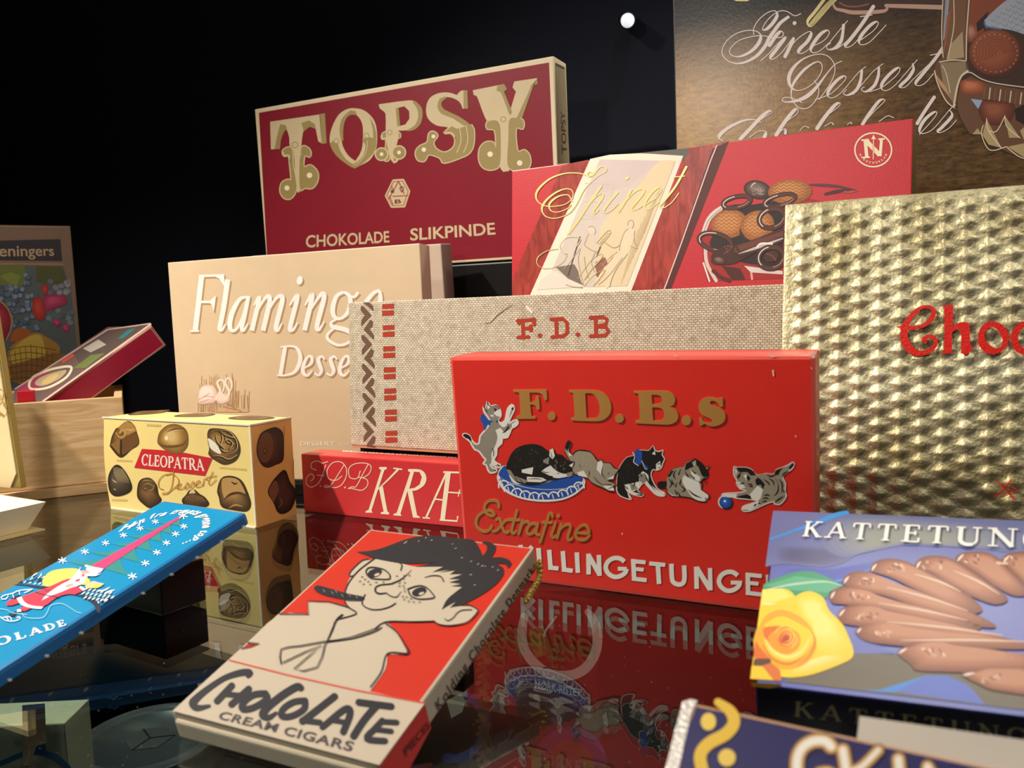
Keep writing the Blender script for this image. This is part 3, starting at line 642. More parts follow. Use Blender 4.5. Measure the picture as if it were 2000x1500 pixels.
a.poly('145,448 437,405 450,575 430,565 415,490 380,478 345,500 335,545 330,590 322,640 300,640 262,590 258,540 240,480 210,475 190,520 172,610 150,612', CRE)
a.poly('440,402 470,398 480,575 450,580', OLV); a.poly('190,520 172,610 204,610 212,545 236,495 245,505 240,470 205,462', OLV); a.poly('345,505 330,455 375,440 410,462 415,490 380,478', OLV)
a.dot(245, 840, 15, '#e8dcc0'); a.dot(378, 765, 16, '#e8dcc0'); a.stroke(ell(292, 585, 17, 17), 5, OLV, sm=0, closed=True)
a.poly('640,368 700,380 755,430 777,500 775,600 740,670 690,702 645,724 590,692 532,640 498,570 508,490 548,410 595,376', CRE, holes=['620,405 660,412 690,460 695,540 685,620 650,680 610,650 575,590 565,510 575,440 595,412'], smooth=0)
a.poly('620,380 570,430 556,500 566,560 580,560 578,500 590,440 620,408 660,410 650,385', OLV); a.poly('735,420 762,470 775,520 775,570 757,570 752,490', OLV)
a.poly('500,578 540,560 556,610 590,665 640,695 690,655 710,590 690,555 740,540 775,565 758,632 700,690 645,722 585,690 530,640', OLV, smooth=3)
a.stroke('560,560 560,600 590,660 640,700', 4, CRE); a.stroke('720,560 715,620 680,680 645,705', 4, CRE)
a.dot(538, 562, 15, CRE); a.stroke(ell(538, 562, 15, 15), 4, OLV, sm=0, closed=True); a.dot(716, 530, 15, CRE); a.stroke(ell(716, 530, 15, 15), 4, OLV, sm=0, closed=True)
for g in ('810,520 845,510 855,600 850,672 820,672 830,600 830,550 808,550', '870,510 910,515 915,540 890,550 888,600 905,600 900,672 870,675'): a.stroke(g, 12, CRE, closed=True, sm=3); a.poly(g, OLV, smooth=3)
a.poly('788,345 960,322 1010,330 1040,380 1035,440 1000,485 940,500 905,500 905,540 880,640 865,682 850,640 830,540 828,400 795,370', CRE, holes=['890,368 940,357 968,385 970,430 945,465 903,475'])
a.poly('1000,325 1045,370 1041,450 1000,495 950,502 1000,470 1021,420 1015,370 990,335', OLV, smooth=3); a.poly('888,366 906,366 915,472 898,478', OLV)
for x, y, r in ((805, 640, 33), (908, 630, 35)): a.dot(x, y, r + 8, CRE); a.dot(x, y, r, OLV); a.dot(x, y, 11, '#e8dcc0')
a.dot(852, 512, 15, CRE); a.stroke(ell(852, 512, 14, 14), 4, OLV, sm=0, closed=True)
S1 = '1175,515 1230,470 1250,490 1340,470 1352,560 1330,628 1270,662 1175,692 1150,662 1085,642 1060,680 1020,674 1006,630 1030,593 1075,570 1085,520 1110,506 1137,530 1112,570 1130,610 1180,630 1230,600 1240,550 1215,515'
a.stroke(S1, 13, CRE, closed=True, sm=3)
a.poly('1275,265 1310,262 1315,370 1285,372 1265,330 1215,305 1170,310 1150,340 1165,380 1230,410 1290,440 1340,480 1348,540 1240,540 1225,500 1190,480 1130,470 1080,430 1068,370 1088,310 1140,280 1200,275 1250,290', CRE)
a.poly('1290,262 1313,262 1317,370 1290,372', OLV); a.poly('1150,310 1200,300 1160,332 1175,375 1260,415 1335,470 1290,470 1230,430 1160,402 1135,360', OLV, smooth=2); a.poly(S1, OLV, smooth=3)
a.stroke('1265,480 1275,560 1250,630', 5, CRE); a.stroke('1305,470 1315,560 1290,630', 5, CRE)
a.dot(1055, 613, 13, '#e8dcc0'); a.dot(1112, 535, 11, '#e8dcc0'); a.dot(1240, 466, 17, CRE)
YL1 = '1430,450 1480,440 1505,470 1510,560 1505,700 1460,732 1410,722 1383,680 1385,610 1420,570 1465,570 1482,600 1475,500 1430,490'; YR1 = '1560,440 1600,425 1642,440 1642,490 1600,490 1610,620 1650,615 1682,650 1682,710 1640,742 1590,737 1550,700 1555,560'
for g in (YL1, YR1): a.stroke(g, 13, CRE, closed=True, sm=3)
a.poly('1345,262 1530,225 1540,255 1510,270 1560,400 1600,270 1580,245 1590,210 1725,190 1727,225 1690,235 1620,430 1590,480 1585,560 1560,740 1525,745 1505,715 1500,560 1470,490 1420,430 1370,300 1350,290', CRE)
a.poly('1530,225 1548,255 1530,270 1578,390 1566,412 1510,275 1485,265 1490,235', OLV); a.poly('1692,235 1729,225 1726,192 1702,240 1637,425 1602,430', OLV)
for g in (YL1, YR1): a.poly(g, OLV, smooth=3)
a.dot(1447, 640, 16, '#e8dcc0'); a.dot(1622, 692, 16, '#e8dcc0'); a.dot(1525, 432, 25, CRE); a.stroke(ell(1525, 434, 15, 15), 5, OLV, sm=0, closed=True)
a.make('ornamental_lettering', label='huge cream and olive ornamental capitals')
a = Art(f, cA, lift=0.0002); a.poly('826,886 872,792 934,788 972,860 942,952 862,955', CRE)
for g in ('826,886 872,792', '872,792 934,788', '934,788 972,860', '972,860 942,952', '942,952 862,955', '862,955 826,886'): a.stroke(g, 5, CRE, cap=False)
for g in ('835,886 875,803 928,798 962,860 935,942 868,945',): a.stroke(g, 5, '#97202f', sm=0, closed=True)
for g in ('848,905 905,800', '870,890 962,885', '905,800 938,875', '850,885 872,940'): a.stroke(g, 6, '#97202f', cap=False)
a.text('F', '862,872 852,832 868,826 882,866', '#6b2a2c', bold=0.03); a.text('D', '922,868 942,850 928,822 908,840', '#6b2a2c', bold=0.03); a.text('B', '882,933 922,930 920,905 882,908', '#6b2a2c', bold=0.03)
a.make('hexagon_logo')
a = Art(f, cA, lift=0.0002); a.text('CHOKOLADE', '356,1192 851,1160 849,1092 357,1118', CRE, bold=0.018); a.make('bottom_lettering'); a = Art(f, cA, lift=0.0002); a.text('SLIKPINDE', '974,1150 1479,1113 1473,1042 974,1078', CRE, bold=0.018); a.make('bottom_lettering')
f = X['topsy'].face('R'); a = Art(f, cA, lift=0.0002); a.poly('1830,97 1888,127 1916,692 1846,692', '#8b7c58'); a.text('TOPSY', '1899,640 1888,392 1862,385 1868,640', '#4a2a26', bold=0.02); a.poly('1832,98 1884,124 1886,142 1834,118', '#4a4638'); a.make('side_panel')

# --- long red box with wood bands and gold script
cs = (990, 280, 5); f = X['spinel'].face('F'); a = Art(f, cs)
MAH = wood('mahogany_print', '#8a2f2a', '#b5483d', 130, (1.0, 1, 0.25), 0.34)
a.poly('545,210 800,160 100,1750 42,1750 50,1450 55,1325', MAH); a.poly('1725,190 1800,45 2174,-25 1475,1750 1095,1750 1230,1395 1230,1345', MAH)
a.poly('1300,92 1795,44 1722,185 1680,115', '#5b5a50'); a.poly('2010,50 2170,-22 1475,1750 1405,1750 1555,1374', '#55211f'); a.stroke('2050,20 1985,180 1700,985 1558,1370 1398,1750', 11, '#eac9c4', sm=0)
a.poly('815,152 1000,112 1300,96 1722,122 1095,1750 108,1750', '#efe5d0')
a.make('wood_bands')
a = Art(f, cs, lift=0.0003)
a.poly('908,158 1648,172 1175,1392 760,1400 600,1322 440,1240', '#d8c9be'); a.poly('1648,172 1175,1392 870,1400 905,860 1000,700 1280,420 1480,180', '#e6d0aa'); a.poly('908,158 1500,168 1200,420 760,520', '#d5c2bd')
a.poly('480,1210 660,1180 700,1250 765,1395 600,1322', '#7a6c60'); a.poly('470,1240 600,1322 765,1400 300,1430 330,1330', '#e9dacb'); a.poly('870,1160 960,1110 1010,1230 900,1330 850,1260', '#9a5f4d')
for g in ('770,390 1050,410', '755,570 950,585', '740,700 900,730', '720,740 850,742'): a.stroke(g, 5, '#cab6ae')
for g in ('935,400 920,560', '1050,410 1010,560'): a.stroke(g, 4, '#cab6ae')
a.poly('800,880 850,900 872,980 905,1040 832,1100 862,1200 870,1300 760,1390 700,1250 720,1040 772,970', '#dccbb0', smooth=3); a.dot(832, 845, 36, '#e3d2bc')
a.poly('1190,830 1250,850 1240,960 1275,1030 1210,1000 1180,1080 1050,1250 1000,1400 960,1400 1000,1250 870,1390 850,1380 960,1200 1040,1110 1100,1000 1140,880', '#e6d6b4', smooth=2); a.dot(1216, 785, 32, '#e3d2bc')
for g in ('800,820 840,812 868,850 860,890', '800,885 770,960 765,1000 840,1050 900,1060', '720,1040 700,1130 720,1260 750,1370', '870,1060 830,1160 860,1260', '760,1110 770,1200 800,1320', '1185,800 1190,765 1225,752 1240,790 1225,830', '1190,835 1150,870 1110,980 1100,1050', '1250,855 1245,950 1278,1030 1215,1005', '1180,1080 1060,1250 1005,1400', '1040,1110 960,1200 920,1170', '1130,1120 1000,1290 900,1380', '880,975 990,855 1010,890 905,1015', '580,1380 640,1400 740,1410', '1100,1000 1040,1020 950,960'): a.stroke(g, 7, '#a48a6a')
for g in ('715,915 600,1290', '915,1015 880,1100'): a.stroke(g, 12, '#56463e', sm=0)
for i in range(6): a.stroke([(895 + i * 17, 985 - i * 20), (930 + i * 14, 975 - i * 18)], 5, '#a48a6a')
for i in range(9): a.stroke([(1250 + i * 32, 900 - i * 60), (1120 + i * 28, 1370 - i * 62)], 3, '#d9c199')
a.make('music_room_picture', label='pale engraving of a seated and a standing figure')
# gold pointed-pen script
GLD = mat('#ecdf94', 0.35, 0.25); a = Art(f, cs, lift=0.0006)
sc = (9, 22, 25)
for g in ('830,300 820,278 790,290 800,325 830,318', '800,318 700,292 560,297 420,350 310,450 288,530 330,590 420,617 560,600 640,540 642,465 580,445 480,482 385,560 345,640 380,712 480,732 600,690 680,600 760,450 880,330 970,275 965,230 905,235 840,310', '640,570 600,505 500,522 420,590 430,655 500,672 590,640 630,600',
          '925,415 800,600 700,755 608,880', '790,620 870,525 930,490 940,520 890,600 850,660 860,692 905,650', '1085,480 1000,580 950,655 970,682 1030,650 1090,590', '1215,460 1150,580 1095,668', '1150,580 1250,480 1320,445 1340,475 1270,570 1222,630 1240,656 1300,630 1350,590', '1350,600 1450,540 1512,460 1480,433 1410,490 1352,580 1352,640 1400,642 1480,580', '1755,232 1650,420 1540,560 1495,612 1530,632 1610,580 1682,488'):
    a.stroke(g, 1, GLD, pen=sc, sm=7)
a.stroke('1630,332 1740,320', 9, GLD); a.poly(ell(1178, 342, 20, 14, -35), GLD)
a.make('gold_script')
a = Art(f, cs, lift=0.0007); G2 = mat('#dccf98', 0.35, 0.25)
for g in ('500,1030 400,1050 310,1110 300,1180 370,1222 480,1205 560,1150 590,1080 560,1075 520,1010 560,940 640,915 720,935 690,1000', '560,1230 640,1130 720,1020', '700,1320 780,1200 860,1110 930,1080 920,1130 830,1230 760,1330', '760,1390 850,1290 960,1235 900,1330 850,1385', '940,1190 1010,1110 1080,1060'):
    a.stroke(g, 1, G2, pen=(5, 12, 25), sm=7)
a.make('small_gold_script')
c2_ = (1300, 220, 3.846); a = Art(f, c2_, lift=0.0002)
LOG = '#f3e3bd'; a.stroke(ell(1560, 280, 138, 127), 11, LOG, sm=0, closed=True)
a.stroke('1500,210 1512,335', 26, LOG, cap=False); a.stroke('1500,205 1610,320', 34, LOG, cap=False); a.stroke('1622,200 1612,328', 22, LOG, cap=False)
for g in ('1470,208 1530,205', '1480,338 1535,335', '1598,200 1648,197'): a.stroke(g, 12, LOG, cap=False)
a.stroke('1562,215 1560,352', 12, '#dd2f37', cap=False); a.stroke('1562,190 1560,352', 6, LOG, cap=False); a.poly('1562,165 1545,200 1580,200', LOG)
for i, ch in enumerate('NORDCHOKLAD'):
    t0 = radians(157 - i * 13.4); cx, cy = 1560 + 104 * cos(t0), 280 + 96 * sin(t0); ux, uy = sin(t0), -cos(t0) ; vx, vy = -cos(t0), -sin(t0); h, w = 8, 7
    a.text(ch, [(cx - ux * w - vx * h, cy - uy * w - vy * h), (cx + ux * w - vx * h, cy + uy * w - vy * h), (cx + ux * w + vx * h, cy + uy * w + vy * h), (cx - ux * w + vx * h, cy - uy * w + vy * h)], LOG, bold=0.03)
a.make('round_logo')
a = Art(f, c2_, lift=0.0002); DK = '#34201c'; MD = '#5a2d22'; BIS = ['#9a5a2c', '#bd7a40', '#cd8c50']
a.poly('272,900 285,1130 312,1268 900,1245 1300,1225 1300,700 900,640', '#a3231f'); a.stroke('300,1000 310,1130 380,1262', 26, '#d9c4bd'); a.stroke('285,1130 330,1266', 12, '#efe3dd'); a.stroke('360,1190 420,1240 480,1262', 30, '#5b1d18'); a.poly('420,1150 560,1170 600,1255 500,1258', '#4d1f19')
a.stroke('640,1170 650,1250', 16, '#e8a49a'); a.poly('590,1150 880,1190 880,1215 640,1200', '#ded0c9')
a.stroke('285,905 320,810 370,750 440,705', 34, '#ddd3cb'); a.stroke('290,890 330,800 420,720', 6, '#9c8c84')
a.poly('430,720 520,690 660,690 885,650 885,1160 650,1140 560,1120 380,1060 330,980', '#2a1a18')
a.stroke('1070,542 1180,545 1300,555 1430,582', [10, 22, 18, 6], '#5a3340'); a.stroke('1200,612 1290,592 1400,575', [18, 26, 8], '#4a2a30'); a.poly('1340,590 1450,585 1400,605 1330,602', '#b3522e')
a.shade(ell(690, 580, 104, 70, 12), ['#2e1f1d', '#5d443c', '#7b6157'])
for i in range(16): a.stroke(ell(650 + 90 * random.random(), 560 + 55 * random.random(), 12, 9, 0, 8, 0, 200), 4, '#a8968c', sm=0)
a.stroke('645,555 660,535 675,530', 8, '#d8ccc6')
def biscuit(cx, cy, rx, ry, rot):
    a.shade(ell(cx, cy, rx, ry, rot), BIS, shift=(-.1, -.1), end=.5)
    for j in range(-3, 4):
        P = []
        for i in range(-6, 7):
            x, y = i * rx / 7, j * ry / 4 + (ry * .09 if i % 2 else -ry * .09)
            if (x / rx) ** 2 + (y / ry) ** 2 < .86: P.append((cx + x, cy + y))
        if len(P) > 2: a.stroke(P, 6, '#8a4d24', sm=0, cap=False)
biscuit(935, 595, 165, 92, -3); biscuit(478, 835, 138, 108, -8); biscuit(690, 850, 130, 112, -20)
a.poly('555,860 560,920 590,960 620,965 575,900', DK)
def ringlet(cx, cy, rx, ry, rot, w):
    a.stroke(ell(cx, cy, rx, ry, rot), w, DK, sm=0, closed=True); a.stroke(ell(cx, cy, rx, ry, rot), w * .62, MD, sm=0, closed=True)
    a.stroke(ell(cx, cy, rx * .98, ry * 1.02, rot, 14, 150, 265), w * .16, '#f0e2da', sm=0); a.stroke(ell(cx, cy, rx * .9, ry * .9, rot, 10, 20, 90), w * .12, '#c99a8a', sm=0)
ringlet(535, 672, 105, 42, -12, 34); ringlet(860, 660, 120, 40, -14, 34); ringlet(800, 795, 98, 70, -18, 40)
ringlet(375, 970, 125, 62, 14, 36)
a.poly('342,1090 360,1050 430,1010 560,985 700,940 885,872 885,965 760,1010 640,1070 520,1135 400,1145 350,1130', '#45221b', smooth=3); a.poly('540,1000 885,890 885,925 560,1040', '#6f3a2c'); a.stroke('550,1060 700,1010 880,945', [4, 22, 10], '#cdb8ae'); a.stroke('560,1090 700,1040 870,975', 10, '#2c1714')
for i in range(14): a.dot(440 + 100 * random.random(), 1000 + 60 * random.random(), 5, '#8a5a48')
a.shade(ell(405, 1110, 52, 30, 10), ['#3a1d18', '#8c6458']); ringlet(795, 1090, 98, 80, -10, 42); a.poly(ell(795, 1080, 55, 42, -10), '#4a241c'); a.stroke('760,1060 800,1075 830,1110', 10, '#7c4434')
a.stroke('690,1010 720,985 800,985', 16, '#f3e9e3'); a.make('bowl_of_chocolates_print')

# --- very large brown box: white script and glass bowl
c7_ = (1300, 0, 4.762); f = X['fine'].face('F'); a = Art(f, c7_, lift=0.0003); WHT = '#efe4dc'; pn = (8, 34, 32)
for g in ('820,325 822,262 870,182 950,118 1020,103 1038,145 1000,212 945,268 905,278 918,230 980,155 1060,105 1130,108 1200,147 1258,128',
          '1140,160 1070,212 1010,290 960,362 930,425 860,510 760,572 660,592 570,560 525,490 560,392 660,312 780,283 862,300 886,345 860,412 790,482 690,527 610,512 600,460 680,380 800,342 900,333 1000,350 1080,345 1095,310 1070,293 1030,330 985,395 968,422',
          '885,565 960,500 1040,410 1115,345 1035,455 975,535 1005,548 1080,490 1190,350 1150,450 1112,525', '1125,490 1220,370 1325,298 1355,312 1320,385 1250,455 1238,495 1285,492 1370,430',
          '1370,430 1470,380 1522,312 1503,283 1440,320 1372,410 1350,468 1380,492 1440,470 1530,390', '1530,390 1620,280 1692,195', '1655,235 1645,330 1625,395 1575,448 1515,462 1498,430 1535,402', '1590,457 1690,380 1830,218 1932,62', '1932,62 1830,220 1730,352 1672,422 1690,442 1750,412 1820,330',
          '1820,370 1930,290 1977,225 1960,203 1900,240 1825,325 1798,390 1830,418 1900,390 1990,300 2050,235'): a.stroke(g, 1, WHT, pen=pn, sm=7)
a.stroke('1812,156 1920,140', 9, WHT); a.dot(1200, 216, 18, WHT); a.make('script_line')
a = Art(f, c7_, lift=0.00035)
for g, w in (('1640,570 1570,605 1490,700 1410,805 1330,885 1240,932 1130,950 1085,935 1110,907 1180,915 1270,955', [8, 9, 14, 28, 38, 30, 12, 9, 8, 8, 8]), ('1385,750 1425,830 1405,920 1330,1002 1240,1002 1180,930 1170,850 1200,760 1290,650 1400,578 1450,595 1452,660 1400,750 1310,820 1220,842 1162,800 1148,720 1190,630 1280,550 1400,508 1500,518 1566,590 1572,680 1525,790 1430,925', [8, 8, 8, 8, 8, 9, 14, 26, 26, 12, 9, 9, 8, 8, 9, 24, 36, 30, 15, 9, 8, 8, 8, 8, 8])): a.stroke(g, w, WHT, sm=7)
a.crop = (1600, 0, 3.75); pn2 = (6, 25, 32)
for g in ('-30,730 80,690 170,610 197,570 180,558 130,590 72,660 65,705 100,717 160,680 230,600', '230,600 290,530 342,488', '312,518 303,590 272,660 212,697 178,685 200,658', '250,692 330,600 400,520 467,468', '437,498 432,560 402,630 342,672 308,655 330,638', '370,672 460,640 560,560 592,510 575,498 520,540 462,610 460,655 500,662 560,620 640,530', '640,530 700,460 718,438', '685,470 690,510 655,570 598,625 595,642 635,635 700,570 850,425 920,328', '920,328 850,430 760,540 708,605 722,628 775,610 850,525'): a.stroke(g, 1, WHT, pen=pn2, sm=7)
a.stroke('815,405 910,386', 7, WHT); a.make('script_line')
a = Art(f, c7_, lift=0.0004)
for g in ('885,1140 820,1113 720,1125 600,1180 520,1240 498,1285 535,1310', '680,1290 800,1180 920,1090 987,1050 968,1033 900,1080 800,1185 700,1290', '780,1280 870,1220 932,1228 920,1275', '1030,1260 1130,1130 1222,1060 1230,1018 1200,1025 1120,1120 1030,1255', '1050,1235 1110,1200 1115,1240', '1250,1215 1290,1175 1335,1190', '1400,1200 1500,1080 1612,990 1617,958 1570,985 1480,1092 1410,1195', '1480,1175 1540,1140 1560,1160', '1690,1160 1720,1140 1730,1150'): a.stroke(g, 1, WHT, pen=(7, 36, 32), sm=7)
a.crop = (1600, 0, 3.75)
for g in ('320,912 400,820 472,750 477,730 440,740 370,830 318,910', '440,890 500,850 545,862', '842,713 770,820 718,905', '735,985 830,880 862,830 840,823 780,870 740,932 740,975 790,972 850,930 960,800 1000,768', '955,806 972,850 902,930 868,962 888,972 950,940 1005,880'): a.stroke(g, 1, WHT, pen=pn2, sm=7)
a.make('script_line')
a = Art(f, c7_, lift=0.0004); a.stroke('1600,-30 1500,60 1400,170 1335,240', [44, 50, 40, 22], mat('#cfc084', 0.25, 0.7)); a.stroke('1480,-10 1390,110 1325,190 1330,240 1370,238 1470,130 1590,-10', 1, mat('#e6d9a0', 0.25, 0.7), pen=(9, 30, 32)); a.make('gold_script'); a = Art(f, c7_, lift=0.0004); a.poly('620,-5 800,-5 760,12 660,12', mat('#cfc084', 0.25, 0.7)); a.make('gold_script')
a = Art(f, (1600, 0, 3.75), lift=0.0002)
a.poly('90,15 500,-40 920,-30 920,60 500,75 300,100 140,75', '#3d2416'); a.stroke('100,20 120,62 180,78 260,92 470,82 500,45', [14, 20, 26, 30, 26, 12], '#c9a089'); a.stroke('490,42 700,48 915,55', [26, 32, 34], '#c7a28c'); a.stroke('150,20 200,45 280,48 360,30', 12, '#8c5a36')
a.poly('1085,-20 1520,-20 1520,1170 1350,1110 1230,1080 1200,985 1105,990 1010,800 1080,440', '#402a1c')
a.poly('1110,-10 1390,-10 1220,150 1200,240 1130,300 1088,310 1075,120', '#8d4529'); a.poly('1150,170 1240,80 1215,200 1160,235', '#2a1711'); a.shade('1090,180 1140,190 1160,260 1110,300 1082,260', ['#8d4a34', '#b88672'])
a.poly('1208,150 1300,60 1400,-10 1520,-10 1520,260 1420,225 1330,210 1220,205', '#aab3bf')
for i in range(8):
    for j in range(5):
        x, y = 1250 + i * 38 + j * 8, 140 - i * 26 + j * 44
        if y < 215 and y > -5: a.stroke([(x, y), (x + 26, y + 20)], 3, '#6c7682', sm=0, cap=False); a.stroke([(x + 26, y + 20), (x + 40, y)], 3, '#6c7682', sm=0, cap=False)
a.stroke('1210,160 1225,195 1330,215', 12, '#4f6fa8')
a.poly(ell(1300, 405, 200, 165, -10), '#4e2416'); a.shade(ell(1282, 380, 186, 165, -10), ['#74341e', '#9a5232'], end=.7)
for i in range(7): a.stroke(ell(1290 + i * 5, 370 + i * 3, 140 - i * 18, 118 - i * 15, -12, 30, 150, 380), 4, '#6b2f1a', sm=0)
for i in range(26): a.dot(1290 + 160 * cos(i * .24 - .6), 390 + 138 * sin(i * .24 - .6), 5, '#c2926a')
a.poly('905,-10 1105,-10 1080,440 1092,520 1030,600 1005,785 930,740 868,620 838,540 868,450 908,420 892,250', '#6a4a33'); a.poly('960,-10 1075,-10 1062,430 930,440', '#7c5436'); a.poly('925,-10 955,-10 925,270 905,300', '#97a0ae'); a.poly('935,120 965,60 930,330 905,410', '#9c5a3a')
a.poly('885,460 1070,452 1080,520 1010,600 985,760 910,650', '#93805f'); a.poly('960,330 1050,230 1060,420 935,440', '#b29c78'); a.poly('850,540 930,640 960,720 880,620', '#c79a6c')
for g, w in (('1098,-5 1080,240 1076,440', 9), ('905,0 896,250 908,420', 7), ('880,455 980,440 1072,448', 8), ('985,0 985,200 940,430', 7), ('1088,520 1040,560 1010,640 985,780', 14), ('845,520 870,620 930,740 990,790', 9), ('900,480 930,540 960,680', 6), ('1040,560 1100,530 1190,580 1300,612 1500,640', 8)): a.stroke(g, w, '#e2d3b6')
a.poly('1035,600 1110,560 1200,600 1300,625 1510,660 1510,1165 1350,1100 1200,985 1105,985 1012,800', '#6d4a34')
a.shade('1030,620 1060,585 1190,600 1215,660 1150,690 1050,680', ['#8f4526', '#c87a50']); a.shade('1170,745 1300,735 1430,770 1400,890 1280,920 1190,880', ['#5d2a1a', '#96563a']); a.poly('1110,725 1195,735 1165,800', '#9db4cf'); a.poly('1430,800 1510,760 1510,920 1440,880', '#2a1812')
for i in range(8): a.stroke([(1215 + i * 38, 640 + i * 6), (1205 + i * 38, 720 + i * 6)], 9, '#e0cdb2' if i % 2 else '#8a5a3c')
for g in ('1225,870 1335,1085 1240,1060 1195,990', '1360,850 1470,1010 1390,1010', '1470,960 1510,920 1510,1050', '1120,985 1190,985 1160,940', '1380,1075 1500,1050 1510,1160'): a.poly(g, '#b9a474')
for g in ('1225,870 1240,960 1335,1085', '1360,850 1375,930 1470,1010', '1200,920 1190,990 1250,1100 1370,1075', '1370,1075 1450,1140 1510,1165', '1240,960 1300,960 1360,850'): a.stroke(g, 7, '#e8dcb8')
a.make('glass_bowl_print', label='printed cut-glass bowl heaped with chocolates')

# --- beige box
c1 = (300, 440, 5); f = X['flam'].face('F'); a = Art(f, c1, lift=0.0002); SH = '#b4916c'; FW = '#f2ece8'
FL = [('470,500 440,760 408,1025', 50), ('355,1035 445,1032', 16), ('445,495 690,488', 22), ('465,748 560,748', 24), ('725,530 690,780 655,960 645,1010 668,1022 705,965', [50, 48, 46, 40, 26, 14]), ('905,700 840,725 770,850 745,970 765,1027 812,1010 870,900 912,760', [22, 36, 48, 46, 36, 26, 26, 24]), ('928,690 890,880 862,1005 882,1025 922,960', [38, 40, 38, 26, 14]),
      ('978,785 1030,700 1022,770 960,1030', [14, 34, 44, 44]), ('1010,850 1080,725 1128,692 1130,770 1070,1030', [14, 26, 40, 46, 46]), ('1110,860 1190,722 1242,690 1258,735 1205,950 1195,1018 1218,1022 1255,955', [14, 26, 40, 46, 46, 38, 26, 14]), ('1328,785 1392,690 1402,722 1342,960 1335,1022 1368,1015 1408,950', [14, 32, 44, 44, 40, 26, 14]),
      ('1478,785 1540,680 1545,722 1475,1027', [14, 34, 46, 46]), ('1520,850 1600,722 1650,665 1665,712 1605,940 1597,1012 1622,1014 1668,940', [14, 26, 40, 46, 46, 38, 26, 14]), ('1860,652 1790,690 1752,800 1762,885 1820,912 1890,860 1922,765 1912,690 1860,652', [26, 38, 46, 40, 28, 36, 44, 36, 26]), ('1915,690 1960,700 2000,655', [20, 24, 30]), ('1790,915 1735,950 1750,990 1850,1012 1922,1045 1938,1090 1895,1150 1800,1170 1710,1120 1700,1065 1760,1008', [20, 24, 40, 46, 44, 30, 26, 26, 30, 26, 20]),
      ('2210,632 2140,670 2060,780 2050,870 2100,890 2180,820 2215,730 2210,640', [26, 36, 46, 40, 28, 34, 44, 30]),
      ('1285,1190 1240,1460', 38), ('1205,1466 1290,1464', 14), ('1240,1187 1370,1183 1425,1240 1430,1330 1380,1430 1290,1465 1220,1466', [14, 22, 36, 42, 32, 18, 14]), ('1475,1392 1540,1350 1546,1292 1512,1280 1470,1350 1460,1430 1500,1467 1552,1420', [14, 24, 30, 22, 34, 38, 26, 14]), ('1672,1312 1645,1280 1610,1305 1622,1360 1640,1420 1612,1466 1570,1442', [18, 20, 34, 40, 36, 20, 22]), ('1792,1312 1765,1280 1730,1305 1742,1360 1760,1420 1732,1466 1690,1442', [18, 20, 34, 40, 36, 20, 22]), ('1835,1392 1900,1350 1906,1292 1872,1280 1830,1350 1820,1430 1860,1467 1912,1420', [14, 24, 30, 22, 34, 38, 26, 14])]
PO = ['600,500 690,488 697,602 668,560 640,520', '555,735 612,684 588,850 572,780 555,762']
for dx, dy, c in ((12, 14, SH), (0, 0, FW)):
    for g, w in FL: a.stroke([(x + dx, y + dy) for x, y in pts(g)], w, c, cap=False)
    for g in PO: a.poly([(x + dx, y + dy) for x, y in pts(g)], c)
    a.poly(ell(1428 + dx, 538 + dy, 28, 42, 12), c)
a.make('white_lettering')
a = Art(f, (180, 460, 2.5), lift=0.0002)
for i in range(70):
    x = 505 + 260 * random.random(); y0 = 860; hgt = (70 + 120 * random.random()) * (1 if 520 < x < 700 else .6); a.stroke([(x, y0), (x + 6 - 14 * random.random(), y0 - hgt)], 2.2, random.choice(['#c9a67a', '#b99066', '#d2b48c']), sm=0, cap=False)
a.poly('640,830 770,850 760,862 600,862', '#cfae8a')
a.shade('515,800 525,750 555,728 595,735 612,775 600,812 560,822 525,822', ['#d9bcae', '#f1e2d8'], end=.6); a.shade('600,790 640,770 670,790 665,812 625,822', ['#d9bcae', '#ecdacf'], end=.6)
for g in ('605,795 626,760 612,722 622,706 642,712 645,745 632,775 618,800', '650,800 670,765 652,722 660,698 678,706 682,740 668,770'): a.stroke(g, [16, 14, 11, 10, 10, 8, 7, 6], '#eedccf')
for g in ('520,800 560,785 600,790', '530,815 570,800', '540,790 575,770'): a.stroke(g, 4, '#d7a799')
for g in ('575,820 585,862', '600,815 612,860', '655,812 660,860'): a.stroke(g, 4, '#d59a90')
for g in ('640,835 700,850', '660,820 700,845 730,860'): a.stroke(g, 5, '#ab7d5c')
a.make('flamingo_drawing', label='faint drawing of pale wading birds in reeds')
a = Art(f, (560, 780, 5), lift=0.0002); a.text('DESSERT', '135,452 470,452 470,410 135,410', FW); a.make('bottom_lettering'); a = Art(f, (560, 780, 5), lift=0.0002); a.text('CH', '520,452 600,452 600,425 520,425', FW); a.make('bottom_lettering')

